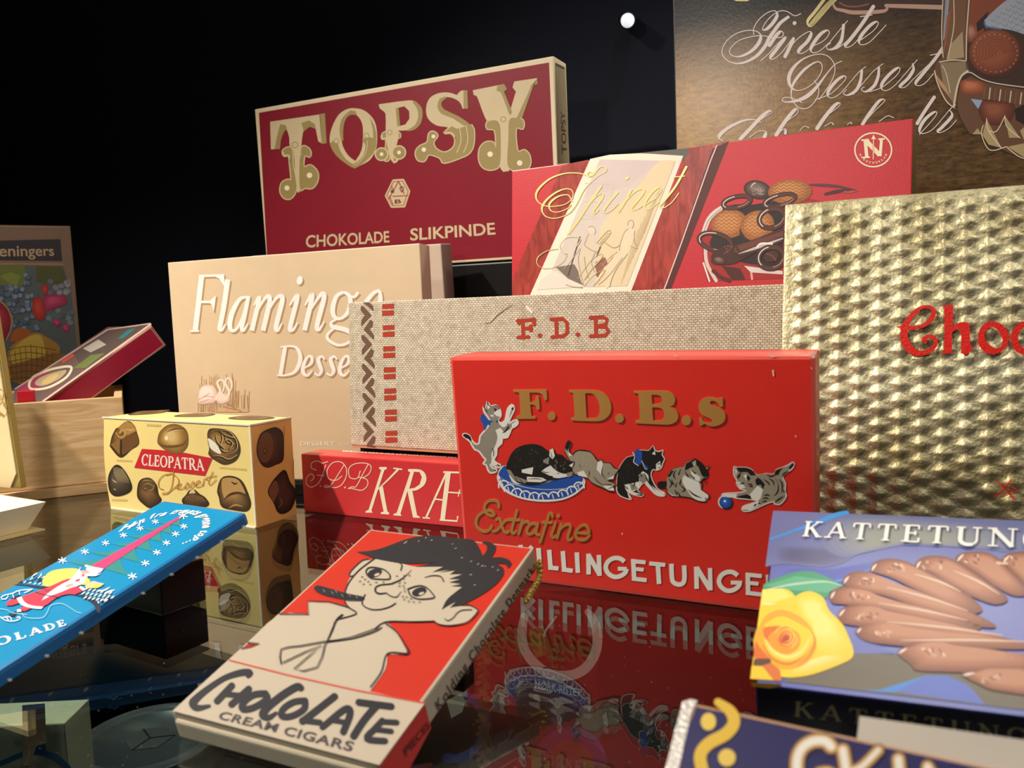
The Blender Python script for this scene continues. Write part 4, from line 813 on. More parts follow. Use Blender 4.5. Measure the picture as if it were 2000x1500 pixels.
# --- linen box
f = X['linen'].face('F'); BRN = mat('#6e5446', 0.9, spec=0.1, wear=0.25, scale=700); BRK = mat('#a8402f', 0.9, spec=0.1, wear=0.25, scale=700)
a = Art(f, (0, 0, 1), lift=0.0002)
for k in range(-1, 6):
    y = 598 + 56.6 * k; x = 705 + (y - 598) * 0.021
    def zz(P): return [(x + px, y + py) for px, py in P]
    A = [(0, 0), (5, 0), (21, 18), (1, 39), (1, 28), (8, 18), (0, 8)]; B = [(19, 26), (24, 30), (22, 40), (17, 44), (25, 56), (25, 66), (5, 46)]
    for P in (A, B):
        P = zz(P); P = [(px, min(max(py, 590.5), 873)) for px, py in P]
        if max(q[1] for q in P) - min(q[1] for q in P) > 4: a.poly(P, BRN)
a.make('zigzag_border', label='dark brown woven zigzag')
for k in range(7):
    y = 594 + 41.3 * k; x = 746.5 + k * 1.1
    a = Art(f, (0, 0, 1), lift=0.0002)
    for dy, h in ((0, 9.5), (13, 10)): a.poly([(x, y + dy), (x + 23, y + dy - 1), (x + 23, y + dy + h - 1), (x, y + dy + h)], BRK)
    a.make('stitched_block')
a = Art(f, (660, 540, 2.0833), lift=0.0002); w = 15
for g in ('752,178 755,250', '732,181 800,176', '755,213 786,210', '735,248 776,246', '797,174 799,196', '735,178 736,190', '785,202 786,220', '888,174 891,244', '868,175 915,172 932,188 934,228 916,243 872,246', '1048,166 1051,242', '1028,168 1078,164 1095,174 1092,194 1055,203', '1055,203 1090,206 1102,222 1088,240 1030,243'):
    a.stroke(g, w, BRK, sm=0)
a.dot(822, 240, 9, BRK); a.dot(977, 236, 9, BRK); a.make('stitched_initials', label='dark red stitched initials')
a = Art(f, (640, 440, 5), lift=0.00035); a.stroke('1540,955 1590,950 1660,880 1740,820 1820,768', [3, 6, 7, 5, 2], '#4a3428', sm=3); a.poly('1930,780 1960,790 2010,850 1995,866 1940,810', '#e8ddc8'); a.stroke('1870,735 1935,790', 4, '#7d6a56'); a.make('crease_marks')

# --- low red box
c8 = (560, 780, 5); f = X['krae'].face('F'); a = Art(f, c8, lift=0.0002); C2 = '#f0e2c6'
a.poly('905,660 975,660 980,680 955,690 830,1082 842,1106 768,1106 775,1090 800,1080 925,688 905,680', C2); a.stroke('1085,688 985,790 890,880', [20, 15, 10], C2); a.stroke('1042,672 1128,684', 14, C2, cap=False); a.poly('903,872 940,846 985,1092 1002,1104 1000,1124 918,1118 922,1102 948,1096', C2)
a.poly('1188,680 1300,684 1350,720 1366,780 1340,842 1270,887 1228,892 1275,1132 1302,1146 1300,1158 1235,1154 1180,895 1112,1118 1122,1128 1118,1138 1042,1132 1050,1116 1075,1110 1208,712 1186,700', C2, holes=['1245,706 1300,711 1321,760 1300,830 1250,865 1198,872'])
a.stroke('1560,720 1365,1148', 20, C2, cap=False); a.stroke('1328,1155 1400,1160', 14, C2, cap=False); a.poly('1558,705 1605,705 1545,1178 1500,1172', C2); a.stroke('1530,710 1760,716', 18, C2, cap=False); a.stroke('1440,972 1540,984', 14, C2, cap=False); a.stroke('1560,906 1700,914', 14, C2, cap=False); a.stroke('1692,880 1675,950', 10, C2, cap=False); a.stroke('1495,1176 1665,1188 1672,1140', 16, C2, sm=0, cap=False)
a.make('tall_capitals')
a = Art(f, c8, lift=0.0002); C3 = '#eec9b4'
for g in ('290,690 245,670 245,622 300,602 350,622 402,608', '382,640 350,740 310,820 240,856 193,820 200,760 240,728 268,760 240,797', '300,740 368,746', '540,750 480,790 410,770 398,690 450,620 530,612 582,670 580,760 530,840 460,862 400,842 368,850 400,860 440,830 500,740 562,640', '720,700 690,770 620,762 608,680 660,632 760,622 822,650 810,720 750,762 700,758 782,782 790,840 740,886 680,880 632,868 603,872 640,853 680,850 740,740 795,638'):
    a.stroke(g, 9, C3, sm=7)
a.dot(330, 846, 7, C3); a.dot(570, 860, 9, C3); a.make('script_initials')
f = X['krae'].face('T'); a = Art(f, c8, lift=0.0002)
x = 550
while x < 1650:
    l = random.uniform(12, 40); y = 505 + (x - 550) * 0.056; a.poly([(x, y - 6), (x + l, y - 5 + random.uniform(-2, 3)), (x + l - 4, y + 9), (x - 6, y + 8)], '#f0c8b4'); x += l + random.uniform(5, 12)
a.make('worn_top_lettering')

# --- yellow praline box
c9 = (190, 780, 5); f = X['cleo'].face('F')
CH = ['#3f2a16', '#6b4a22', '#9a733a', '#c9a262']
def praline(fn, name='printed_praline', face=None, lift=0.0003):
    a = Art(face or f, c9, lift=lift); fn(a); a.make(name)
def p1_(a):
    a.shade('210,270 290,213 350,235 385,310 408,430 332,492 230,567 133,470 128,435 145,360 180,290', ['#3c2714', '#5d3f1e', '#7b5a2c'], end=.45); a.poly('290,213 350,235 385,310 300,350 250,300 200,280', '#a67e44'); a.poly('135,440 225,545 330,490 240,400 230,380', '#8a6433'); a.poly('225,390 250,395 245,560 222,545', '#33200f')
    a.poly('240,380 300,350 388,318 408,430 332,492 255,540', '#6a4722'); a.stroke('225,330 240,300 270,310 272,350 240,372 205,355 185,320', [20, 22, 20, 18, 16, 12, 8], '#b98f52'); a.stroke('220,345 245,330 255,345', 8, '#4a3016'); a.stroke('280,290 330,300 370,285', [8, 16, 6], '#c9a060')
def p2_(a):
    a.shade('590,400 610,320 680,255 770,240 850,275 886,340 884,450 830,517 760,532 660,490 600,440', ['#7d5c2c', '#9b7438', '#c19a58', '#d9b878'], end=.3); a.stroke('602,420 650,455 740,460 840,440 884,380', [6, 22, 26, 20, 6], '#6b4a20'); a.stroke('680,318 760,290 865,292', [4, 12, 3], '#4a3014'); a.stroke('690,330 770,300 850,300', [2, 6, 2], '#e3c58a'); a.poly(ell(678, 378, 16, 22), '#f3e2b4')
def p3_(a):
    a.shade('1080,320 1120,283 1260,295 1340,340 1390,430 1396,520 1350,600 1250,637 1160,600 1090,540 1095,480 1080,400', ['#4b351a', '#7a5a2e', '#a8834a'], end=.4); a.poly('1086,378 1160,430 1212,520 1182,528 1110,480 1090,420', '#efe6d2', smooth=3)
    for g in ('1110,320 1180,310 1220,380 1200,470 1250,520 1330,480', '1210,310 1280,320 1350,400 1360,490 1300,540', '1150,340 1170,420 1230,480', '1240,330 1260,420 1330,440', '1120,560 1200,560 1280,590 1360,550', '1230,420 1280,400 1320,440 1290,490', '1190,300 1240,350 1330,380'): a.stroke(g, [5, 14, 18, 14, 5], '#33210f'); a.stroke([(x + 9, y - 8) for x, y in pts(g)], [2, 6, 8, 6, 2], '#cfae74')
def p4_(a):
    a.shade('120,720 170,645 230,650 300,740 342,850 310,912 200,947 130,912 106,810', ['#2a231c', '#43392c', '#5d5140'], end=.4)
    for i in range(11): a.stroke([(160 + i * 9, 660 + abs(i - 3) * 3), (170 + i * 13, 720 + i * 5), (205 + i * 11, 800 + i * 2)], [3, 5, 2], '#a8966e')
    a.stroke('150,780 170,800 200,810', [4, 10, 3], '#c9c0aa'); a.stroke('165,875 185,880', 7, '#b9b09a')
def p5_(a):
    a.shade('400,830 440,775 520,768 580,830 600,920 628,990 530,1062 450,1022 393,950', ['#33210f', '#5b3f1f', '#7d5a2e'], end=.4); a.poly('425,810 460,775 530,775 572,830 540,890 470,900 430,870', '#5d4526', smooth=3)
    for g in ('440,800 480,790 540,800', '450,840 500,820 555,850', '490,890 540,880 560,840', '455,865 480,870'): a.stroke(g, [3, 10, 4], '#a08050')
def p6_(a):
    a.shade('828,988 870,930 900,888 950,878 1000,920 1060,960 1092,1028 1000,1070 880,1060', ['#33210f', '#5b3f1f'], end=.5)
    for i in range(9): a.stroke([(860 + i * 26, 985 + i * 2), (880 + i * 18, 930 + abs(i - 3) * 5)], [3, 7], '#8a6a3a')
    a.poly('895,920 920,880 945,876 965,915', '#d9c486')
def p7_(a):
    a.shade('1200,790 1250,750 1340,752 1420,800 1480,930 1502,1030 1460,1092 1340,1082 1220,1050 1190,960 1173,890', ['#3a2510', '#6e4d22', '#a07a40'], end=.4); a.poly('1215,800 1260,765 1345,770 1400,810 1450,920 1400,905 1300,940 1240,960', '#b98f52', smooth=3); a.stroke('1240,975 1310,925 1400,915 1480,960', [8, 26, 22, 6], '#4b3014'); a.stroke('1290,1060 1350,1030 1420,1045', [5, 16, 5], '#b58a4a'); a.stroke('1315,805 1345,825 1370,815', [8, 16, 6], '#2e1c0c')
for fn in (p1_, p2_, p3_, p4_, p5_, p6_, p7_): praline(fn)
a = Art(f, c9, lift=0.0002); a.poly('437,483 630,495 850,520 1128,575 1055,747 362,668', '#c9202c'); a.serif('CLEOPATRA', '430,640 1050,700 1040,585 440,533', '#efe3d4', thick=.2, thin=.09, ser=.09, gap=.06); a.make('red_banner')
a = Art(f, c9, lift=0.0005); OG = '#c08238'
for g in ('640,925 700,912 735,830 750,690', '640,915 700,905 770,850', '720,728 650,740 602,800 610,860 650,880', '700,905 790,830 790,770 730,725 680,740', '765,862 805,850 822,822 795,830 782,868 830,872 870,840', '855,868 885,810 896,850 868,876', '905,856 940,800 948,842 915,866', '955,835 1000,812 1002,792 972,808 968,850 1010,848 1040,820', '1035,840 1050,778 1085,785', '1132,706 1092,800 1108,832 1165,780', '1068,762 1168,744'): a.stroke(g, 8, OG, sm=7)
a.make('gold_script')
for t_, q in (('NOUGATTRUFFEL', '485,262 635,270 635,245 485,238'), ('KARAMELBLOK', '190,605 350,612 350,592 190,585'), ('CHOKOLADE-MANDEL', '1195,678 1466,698 1468,676 1195,655'), ('MOKKATRUFFEL', '145,990 300,1000 300,982 145,968')):
    if t_ == 'CHOKOLADE-MANDEL': a = Art(f, c9, lift=0.0002); a.text(t_, q, '#cda862'); a.make('caption')
    else:
        a = Art(f, c9, lift=0.0002); (x0, y0), (x1, y1), _, (x3, y3) = pts(q); x = x0
        while x < x1 - 10: a.poly([(x, y0 + (x - x0) * .04), (x + 9, y0 + (x - x0) * .04), (x + 8, y3 + (x - x0) * .04), (x + 2, y3 + (x - x0) * .04)], '#dcc078'); x += 13
        a.make('caption')
fr = X['cleo'].face('R')
def r1_(a): a.shade('1600,330 1680,285 1750,273 1812,330 1822,480 1810,600 1740,640 1660,667 1598,630 1558,530 1563,420', ['#241510', '#3f2518', '#5d3a22'], end=.4, shift=(-.2, 0)); a.poly(ell(1640, 470, 75, 150, 4), '#6d4526'); a.shade(ell(1635, 505, 20, 28), ['#2a1810', '#8a6238'])
def r2_(a): a.shade('1680,850 1740,760 1830,688 1880,800 1942,910 1900,1060 1820,1117 1760,1100 1720,1010 1668,920', ['#1f1310', '#38221a', '#4a2c20'], end=.5, shift=(.05, 0)); a.poly('1690,850 1740,790 1770,880 1740,960 1720,1000 1675,915', '#7a4c30', smooth=3); a.stroke('1780,960 1800,1010 1770,1060', [5, 14, 5], '#7a5236')
for fn in (r1_, r2_): praline(fn, face=fr)
a = Art(fr, c9, lift=0.0002)
for i in range(9): a.poly([(1822, 262 + i * 12), (1832, 262 + i * 12), (1832, 270 + i * 12), (1822, 270 + i * 12)], '#c08a48')
a.make('caption'); a = Art(fr, c9, lift=0.0002)
for i in range(12): a.poly([(1908, 590 + i * 13), (1920, 590 + i * 13), (1920, 599 + i * 13), (1908, 599 + i * 13)], '#c08a48')
a.make('caption')
ft = X['cleo'].face('T')
for g in ('300,152 400,120 560,110 712,104 640,132 450,150', '748,166 850,145 1000,138 1155,145 1050,169 850,173', '1275,186 1400,165 1560,164 1735,180 1600,201 1400,201'): praline(lambda a: a.shade(g, ['#4a3420', '#8d6c44', '#6b4c2e'], shift=(0, 0), end=.4), face=ft)

# --- red kitten box
KF = X['kat'].face('F'); c3 = (840, 640, 5); c4 = (1240, 640, 5); c5 = (840, 860, 5); c6 = (1200, 860, 5); c7k = (1200, 1040, 5)
BZ = mat('#b98744', 0.42, 0.2); a = Art(KF, c3, lift=0.0002); E_ = 0.0004
a.poly('815,605 1138,603 1143,640 1145,700 1125,712 1112,690 1105,660 1080,640 1050,633 975,633 980,725 1005,722 1030,705 1035,668 1062,665 1068,700 1075,795 1058,802 1042,790 1035,765 1010,750 982,750 990,830 995,862 1030,865 1035,888 850,890 845,868 860,858 885,852 885,800 875,640 870,630 820,628', BZ, emb=E_)
a.poly('1360,608 1590,608 1660,620 1720,655 1760,715 1772,780 1760,840 1725,880 1680,905 1600,913 1385,905 1378,880 1415,872 1410,760 1400,650 1395,635 1362,630', BZ, holes=['1518,640 1580,640 1620,670 1650,730 1660,800 1650,850 1620,880 1570,885 1530,880 1525,780'], emb=E_)
a.poly(ell(1190, 862, 38, 40), BZ, emb=E_); a.poly(ell(1852, 885, 42, 43), BZ, emb=E_); a.crop = c4
a.poly('-8,618 300,615 350,630 385,665 395,710 380,750 345,770 390,790 420,835 425,880 400,920 350,942 290,945 12,932 8,905 50,900 50,800 40,660 30,640 -8,638', BZ, holes=['165,655 220,655 255,670 268,700 258,730 230,742 172,745', '172,778 235,778 275,800 290,845 280,885 245,905 180,905'], emb=E_)
a.poly(ell(505, 905, 46, 47), BZ, emb=E_)
a.poly('860,683 862,770 835,772 820,745 790,720 755,712 735,725 740,745 775,760 840,790 880,830 885,885 860,930 800,958 740,962 700,945 678,935 660,952 636,950 630,880 650,873 668,905 700,925 740,930 760,915 750,895 700,870 650,840 625,790 630,735 660,695 710,678 770,680 810,695 830,683', BZ, emb=E_)
a.make('gold_initials', label='embossed dull gold initials')
a = Art(KF, c5, lift=0.0002); w = 27
for g in ('675,652 670,610 632,586 570,595 535,640 545,700 600,737 630,718 590,685 520,700 465,750 453,820 490,872 540,890 590,865 602,838', '650,772 682,768 702,830 722,880 750,900 768,888', '775,770 730,790 690,840 650,880 618,886', '850,688 830,760 805,850 800,890 818,905 838,890', '788,775 872,776', '902,783 890,840 868,912', '885,840 920,800 955,795 968,808', '1052,830 1010,810 965,840 948,890 970,915 1010,900 1045,850 1056,808', '1056,808 1040,870 1040,910 1068,922', '1198,742 1190,715 1165,718 1150,770 1120,860 1090,960 1078,992', '1103,800 1188,802', '1226,800 1205,870 1188,920 1205,947 1222,935', '1282,818 1265,880 1243,952', '1262,880 1300,840 1350,820 1375,840 1360,900 1345,950 1365,972 1388,957', '1432,898 1540,907 1552,870 1520,830 1470,840 1428,890 1430,940 1470,972 1520,965 1558,928'): a.stroke(g, w, BZ, sm=6, emb=0.0003)
a.poly(ell(1255, 738, 18, 18), BZ, emb=0.0003); a.make('gold_script', label='embossed dull gold script')
WH = '#e9e6de'; a = Art(KF, c7k, lift=0.0003); W_ = 43
def ks(g, w=W_, sm=0): a.stroke(g, w, WH, sm=sm, cap=False)
a.crop = c5
for g in ('885,1020 897,1216', '1000,1035 893,1145', '918,1120 1008,1232'): ks(g)
ks('1060,1050 1074,1245', 46)
for g in ('1165,1068 1180,1262', '1298,1080 1312,1280', '1435,1093 1445,1292', '1548,1106 1550,1308', '1650,1118 1656,1322'): ks(g, 44)
ks('1545,1112 1660,1312', 46); ks('1170,1240 1256,1250', 42); ks('1302,1260 1395,1272', 42)
a.crop = c7k
G_ = [(x - 1105, y - 135) for x, y in pts('1205,418 1160,387 1100,385 1045,417 1022,475 1045,530 1100,565 1160,560 1212,525 1225,488')]
ks(G_, 44, 4); ks('36,352 122,354', 38)
ks('185,258 195,468', 44); ks('165,277 306,290', 40); ks('188,352 288,362', 36); ks('175,448 316,464', 40)
ks('342,300 498,315', 40); ks('425,300 438,500', 44); ks('558,303 562,420 575,480 625,506 670,492 686,440 682,320', 44, 4)
ks('800,332 805,548', 44); ks('802,338 938,556', 48); ks('935,345 940,562', 42)
ks('1205,418 1160,387 1100,385 1045,417 1022,475 1045,530 1100,565 1160,560 1212,525 1225,488', 44, 4); ks('1138,486 1246,489', 38)
ks('1303,392 1307,608', 44); ks('1283,408 1440,424', 40); ks('1303,488 1408,499', 36); ks('1285,585 1438,604', 40)
ks('1502,410 1508,630', 44); ks('1490,432 1570,440 1605,475 1570,515 1500,520', 38, 3); ks('1545,515 1625,645', 44)
a.make('white_lettering')
# kittens
GY = '#8f877b'; BKc = '#191614'; WT = '#e6e2da'; BLU = '#1d4fa8'
def kitten(crop, fn, name='printed_kitten', lift=0.0003):
    a = Art(KF, crop, lift=lift); fn(a); a.make(name)
def halo(a, g, w=14, c=WT): a.stroke(g, w, c, closed=True, sm=2)
def kA(a):
    g = '520,765 545,800 560,720 592,765 640,755 680,790 693,830 690,870 665,900 690,930 730,910 745,860 760,790 800,750 822,775 820,810 800,850 778,900 772,935 810,910 850,900 860,935 830,965 795,985 760,1070 710,1077 700,1130 655,1172 650,1240 625,1290 660,1325 685,1335 687,1360 640,1360 600,1330 592,1345 620,1375 650,1380 645,1407 595,1417 568,1390 550,1340 520,1327 545,1290 528,1270 478,1205 440,1190 408,1140 392,1110 350,1077 320,1050 340,1033 385,1050 410,1095 440,1130 478,1130 490,1060 530,1010 570,960 580,900 550,850 530,820'
    halo(a, g, 16); a.poly(g, GY); 
    for p in ('665,905 690,930 732,912 750,850 765,790 800,753 812,775 785,830 770,900 742,962 712,972 680,942', '640,1000 690,975 722,1020 790,990 760,1067 710,1077 700,1127 655,1167 640,1252 608,1290 600,1240 625,1180 650,1120 660,1060', '640,810 685,795 695,840 685,872 650,860 622,835', '612,1200 642,1220 625,1285 665,1330 640,1347 598,1320', '800,940 850,905 858,935 800,985', '560,760 580,740 590,775 565,800', '590,850 620,850 625,870 595,865'): a.poly(p, WT)
    for p in ('320,1050 340,1033 385,1050 407,1090 402,1115 375,1085 350,1077', '625,778 658,800 636,822', '800,780 822,775 815,805 795,800', '700,1030 730,1010 770,950 775,975 740,1020'): a.poly(p, BKc)
    for p in ('522,765 545,800 562,822', '560,722 575,755 592,768', '610,1180 625,1210 620,1250', '640,760 665,770 680,790', '665,1335 685,1350', '625,1385 645,1395'): a.stroke(p, 8, BKc)
    for p in ('500,848 515,838 550,873 582,903 625,910 592,925 590,955 565,945 540,1002 523,985 520,940 495,907', '648,905 668,900 662,925 645,925'): a.poly(p, BLU)
kitten(c3, kA)
def cushion(a):
    a.poly('660,335 680,280 740,243 900,300 1300,330 1450,338 1502,370 1518,410 1492,472 1400,542 1280,587 1120,602 960,587 838,552 738,502 678,432 655,370', WT, smooth=3)
    a.poly('672,320 700,275 745,250 800,400 900,430 1100,425 1250,370 1400,330 1470,350 1497,375 1470,422 1380,457 1200,477 1000,467 850,432 740,392 680,350', BLU, smooth=3)
    C_ = [(720, 425), (775, 463), (850, 500), (932, 525), (1020, 540), (1110, 545), (1210, 535), (1300, 515), (1388, 480), (1458, 440)]
    a.poly('676,385 740,470 840,532 960,566 1120,578 1280,566 1400,518 1490,448 1502,408 1470,430 1380,462 1200,482 1000,472 850,438 740,398 690,362', BLU)
    for i, (x, y) in enumerate(C_): a.stroke(ell(x, y + 14, 50, 46, -18 + i * 4, 14, 170, 350), 13, '#f1eee8', sm=0); a.stroke([(x - 14, y - 8), (x - 2, y + 30)], 9, '#f1eee8', sm=0)
    a.stroke('690,380 720,470 840,545 960,578 1120,592 1280,578 1400,532 1480,470', 8, '#f4f1ea')
kitten(c5, cushion, 'printed_cushion')
def kB(a):
    g = '750,262 770,200 790,150 840,85 920,48 1020,38 1100,63 1162,110 1200,72 1222,130 1290,145 1350,200 1412,210 1392,260 1370,300 1330,342 1240,372 1150,387 1130,402 1060,422 960,427 880,412 830,382 780,322'
    halo(a, g, 10, BKc); a.poly(g, BKc, smooth=2)
    for p in ('1172,92 1203,75 1222,150 1200,182 1168,150', '1180,242 1230,290 1290,320 1380,330 1340,352 1240,367 1170,342 1090,300 1130,270', '950,352 1100,362 1142,387 1080,407 950,402', '960,270 1012,260 1000,332 900,312 898,285', '1360,242 1407,215 1390,262'): a.poly(p, WT)
    for p in ('1110,190 1168,160 1160,232 1110,215', '750,282 790,292 830,342 962,392 930,417 840,387 778,332', '1330,320 1400,300 1390,345 1350,360'): a.poly(p, GY)
    for p in ('1180,230 1215,270 1235,265', '1240,320 1262,322', '1090,290 1130,310 1170,310', '1150,340 1200,350', '960,375 1040,372 1100,382', '1180,110 1195,160', '800,300 850,380', '860,360 910,410'): a.stroke(p, [3, 8, 3], BKc)
    for i in range(26):
        x, y = random.uniform(830, 1120), random.uniform(80, 250); a.stroke([(x, y), (x + random.uniform(-6, 6), y + 14)], 3, '#6a6258', sm=0, cap=False)
    for i in range(14):
        x, y = random.uniform(1220, 1340), random.uniform(180, 290); a.stroke([(x, y), (x + random.uniform(-12, 12), y + 18)], 4, '#8f877b', sm=0, cap=False)
kitten(c5, kB, lift=0.0006)
def kC(a):
    g = '1318,100 1340,18 1367,3 1377,40 1357,80 1367,120 1402,150 1420,108 1480,93 1562,108 1612,160 1640,202 1670,178 1702,215 1762,220 1802,270 1848,280 1812,330 1792,377 1732,392 1790,408 1818,440 1782,447 1802,492 1750,492 1690,462 1640,442 1578,410 1545,372 1500,352 1420,332 1388,280 1368,200 1338,150'
    halo(a, g, 9, BKc); a.poly(g, '#a0957f')
    for p in ('1640,212 1680,200 1692,260 1672,332 1628,280', '1730,372 1802,342 1790,377', '1690,442 1790,442 1802,492 1740,482', '1440,312 1500,292 1542,362 1450,342', '1345,110 1375,130 1390,150 1360,150'): a.poly(p, WT)
    a.poly('1318,70 1340,15 1367,3 1377,35 1357,75 1340,102', BKc); a.stroke('1400,132 1450,97 1562,107', 12, BKc)
    for p in ('1545,360 1560,320 1550,290', '1600,350 1640,400 1700,440', '1735,320 1752,322', '1770,230 1800,260', '1460,230 1475,260', '1690,250 1680,320 1720,380', '1740,470 1790,450', '1700,425 1770,430'): a.stroke(p, [3, 9, 3], BKc)
    for i in range(22):
        x, y = random.uniform(1420, 1590), random.uniform(140, 300); a.stroke([(x, y), (x + 8, y + 12)], 3, '#c2b8a4', sm=0, cap=False)
kitten(c5, kC, lift=0.0005)
def kD(a):
    g = '23,440 38,300 78,220 128,163 190,148 230,98 300,98 340,98 380,52 397,95 440,108 477,92 467,140 492,180 472,225 457,272 410,292 380,282 360,322 370,380 420,470 487,508 492,542 440,542 390,517 320,442 290,412 250,452 230,492 282,520 267,547 180,527 130,502 150,540 167,577 120,567 60,542 28,500'
    halo(a, g, 9, WT); a.poly(g, BKc, smooth=2)
    for p in ('280,300 332,340 340,410 420,482 487,508 487,542 435,537 390,512 318,432 280,402 250,442 238,340', '100,432 170,420 242,400 252,462 180,502 272,525 180,527 120,492', '408,232 447,200 457,272 410,292', '368,132 397,100 402,142', '130,520 165,560 150,575'): a.poly(p, WT)
    for p in ('240,330 300,320 330,380 290,420 250,400', '150,420 200,430 230,470 170,490'): a.poly(p, GY)
    for p in ('190,330 210,370', '220,320 240,360', '250,310 270,350', '300,330 330,400 400,490', '420,235 440,225', '430,262 445,268', '180,380 200,420 180,450', '100,440 130,470', '250,500 275,520'): a.stroke(p, [4, 12, 4], BKc)
    for p in ('193,115 225,78 272,110 272,160 267,220 235,242 198,210 213,165', '258,190 337,270 318,277'): a.poly(p, BLU)
    a.stroke('270,200 300,270 320,280', 6, WT); a.stroke('180,115 200,160 190,210 235,245', 7, WT)
    for i in range(20):
        x, y = random.uniform(60, 190), random.uniform(200, 420); a.stroke([(x, y), (x + 5, y + 15)], 3, '#4f4840', sm=0, cap=False)
kitten(c6, kD)
def kE(a):
    g = '423,420 450,403 510,398 520,350 560,288 620,263 680,258 700,218 760,193 797,178 807,210 850,218 887,263 932,248 907,290 917,330 892,372 850,392 857,440 850,480 922,530 922,572 890,562 892,597 820,592 750,562 650,547 560,542 518,510 508,462 440,467'
    halo(a, g, 9, BKc); a.poly(g, '#9a8e7a')
    for p in ('680,340 740,370 830,410 847,470 917,530 912,565 890,592 830,592 760,552 690,452 663,390', '740,280 800,330 842,360 830,402 760,372', '515,480 560,530 640,545 560,540'): a.poly(p, WT)
    for p in ('423,420 450,400 515,400 512,455 440,467', '700,225 797,178 862,225 917,310 912,342 880,362 850,332 822,260 780,230 720,282 688,290', '520,350 560,290 580,300 540,360', '740,270 765,225 790,215 790,250'): a.poly(p, BKc)
    a.poly('760,215 795,190 800,245 775,255', '#b3a894')
    for p in ('600,290 580,340 600,380', '650,280 630,330', '560,380 580,430', '610,410 600,450', '530,370 560,420 540,460', '640,430 690,480 660,500', '620,500 640,540', '720,480 780,530 850,560', '690,300 720,350', '750,290 790,320', '740,330 780,370', '830,400 840,410', '860,380 880,370', '590,480 610,520', '650,380 640,420'): a.stroke(p, [5, 15, 5], BKc)
    for p in ('870,400 915,415', '865,410 905,435', '870,395 918,402'): a.stroke(p, 3, BKc, sm=0)
kitten(c6, kE)
def kF(a):
    g = '1168,255 1190,263 1280,263 1342,285 1392,338 1480,323 1560,328 1580,288 1640,263 1700,238 1742,212 1758,235 1732,282 1660,332 1645,365 1672,420 1667,500 1682,540 1652,592 1610,627 1560,617 1558,597 1500,612 1430,642 1330,687 1270,692 1243,670 1265,638 1330,618 1395,592 1330,577 1200,567 1150,552 1058,547 1058,520 1130,513 1220,508 1290,490 1228,472 1193,420 1198,390 1168,340'
    halo(a, g, 10, WT); a.poly(g, '#9a8e7a')
    for p in ('1320,530 1400,440 1452,480 1430,562 1400,592 1330,562', '1195,400 1240,410 1282,460 1230,472', '1243,670 1265,635 1400,592 1430,622 1330,682', '1058,520 1200,520 1190,557 1060,542', '1260,340 1290,330 1310,380 1290,390', '1180,270 1200,300 1185,350'): a.poly(p, WT)
    for p in ('1195,265 1280,265 1342,287 1385,340 1330,340 1300,310 1240,310 1210,300', '1200,350 1240,300 1230,350 1205,380', '1300,330 1330,370 1310,400 1290,370', '1560,328 1580,290 1645,265 1620,300 1600,340', '1700,270 1742,215 1757,240 1720,280', '1190,550 1290,525 1330,540 1340,575 1220,560', '1375,390 1400,360 1440,390 1470,430 1450,480 1430,430 1390,440'): a.poly(p, BKc)
    for p in ('1460,380 1500,410 1520,440', '1510,370 1550,400 1560,440', '1570,370 1600,420 1595,500 1560,540', '1610,380 1640,430 1635,510', '1640,480 1660,500', '1460,540 1490,530 1520,540', '1450,570 1480,560 1510,570', '1440,600 1480,590', '1225,425 1260,415', '1300,420 1340,430', '1310,440 1345,450', '1360,640 1380,625', '1400,620 1420,610', '1570,600 1610,570 1650,545', '1580,330 1530,350 1490,335', '1640,350 1660,320 1700,300'): a.stroke(p, [5, 15, 5], BKc)
kitten(c6, kF)
def ball(a): a.dot(1078, 600, 66, WT); a.dot(1095, 610, 62, BKc); a.shade(ell(1087, 602, 61, 61), ['#1a4496', '#2a67c9'], end=.4); a.dot(1080, 592, 11, '#f0f4fa')
kitten(c6, ball, 'printed_ball')
# worn paper at the edges
for cc, L in ((c4, ('1290,268 1330,262 1395,270 1345,288', '1700,265 1760,240 1760,290 1740,300', '375,268 420,270 400,280', '1340,415 1355,410 1362,470 1350,475', '1560,1055 1578,1050 1576,1072', '1715,380 1735,400 1725,405')), (c3, ('195,285 280,268 230,275 205,292',)), (c5, ('1870,900 1885,905 1880,925',))):
    for g in L:
        a = Art(KF, cc, lift=0.0004); a.poly(g, '#f0cfc4'); a.make('worn_spot')

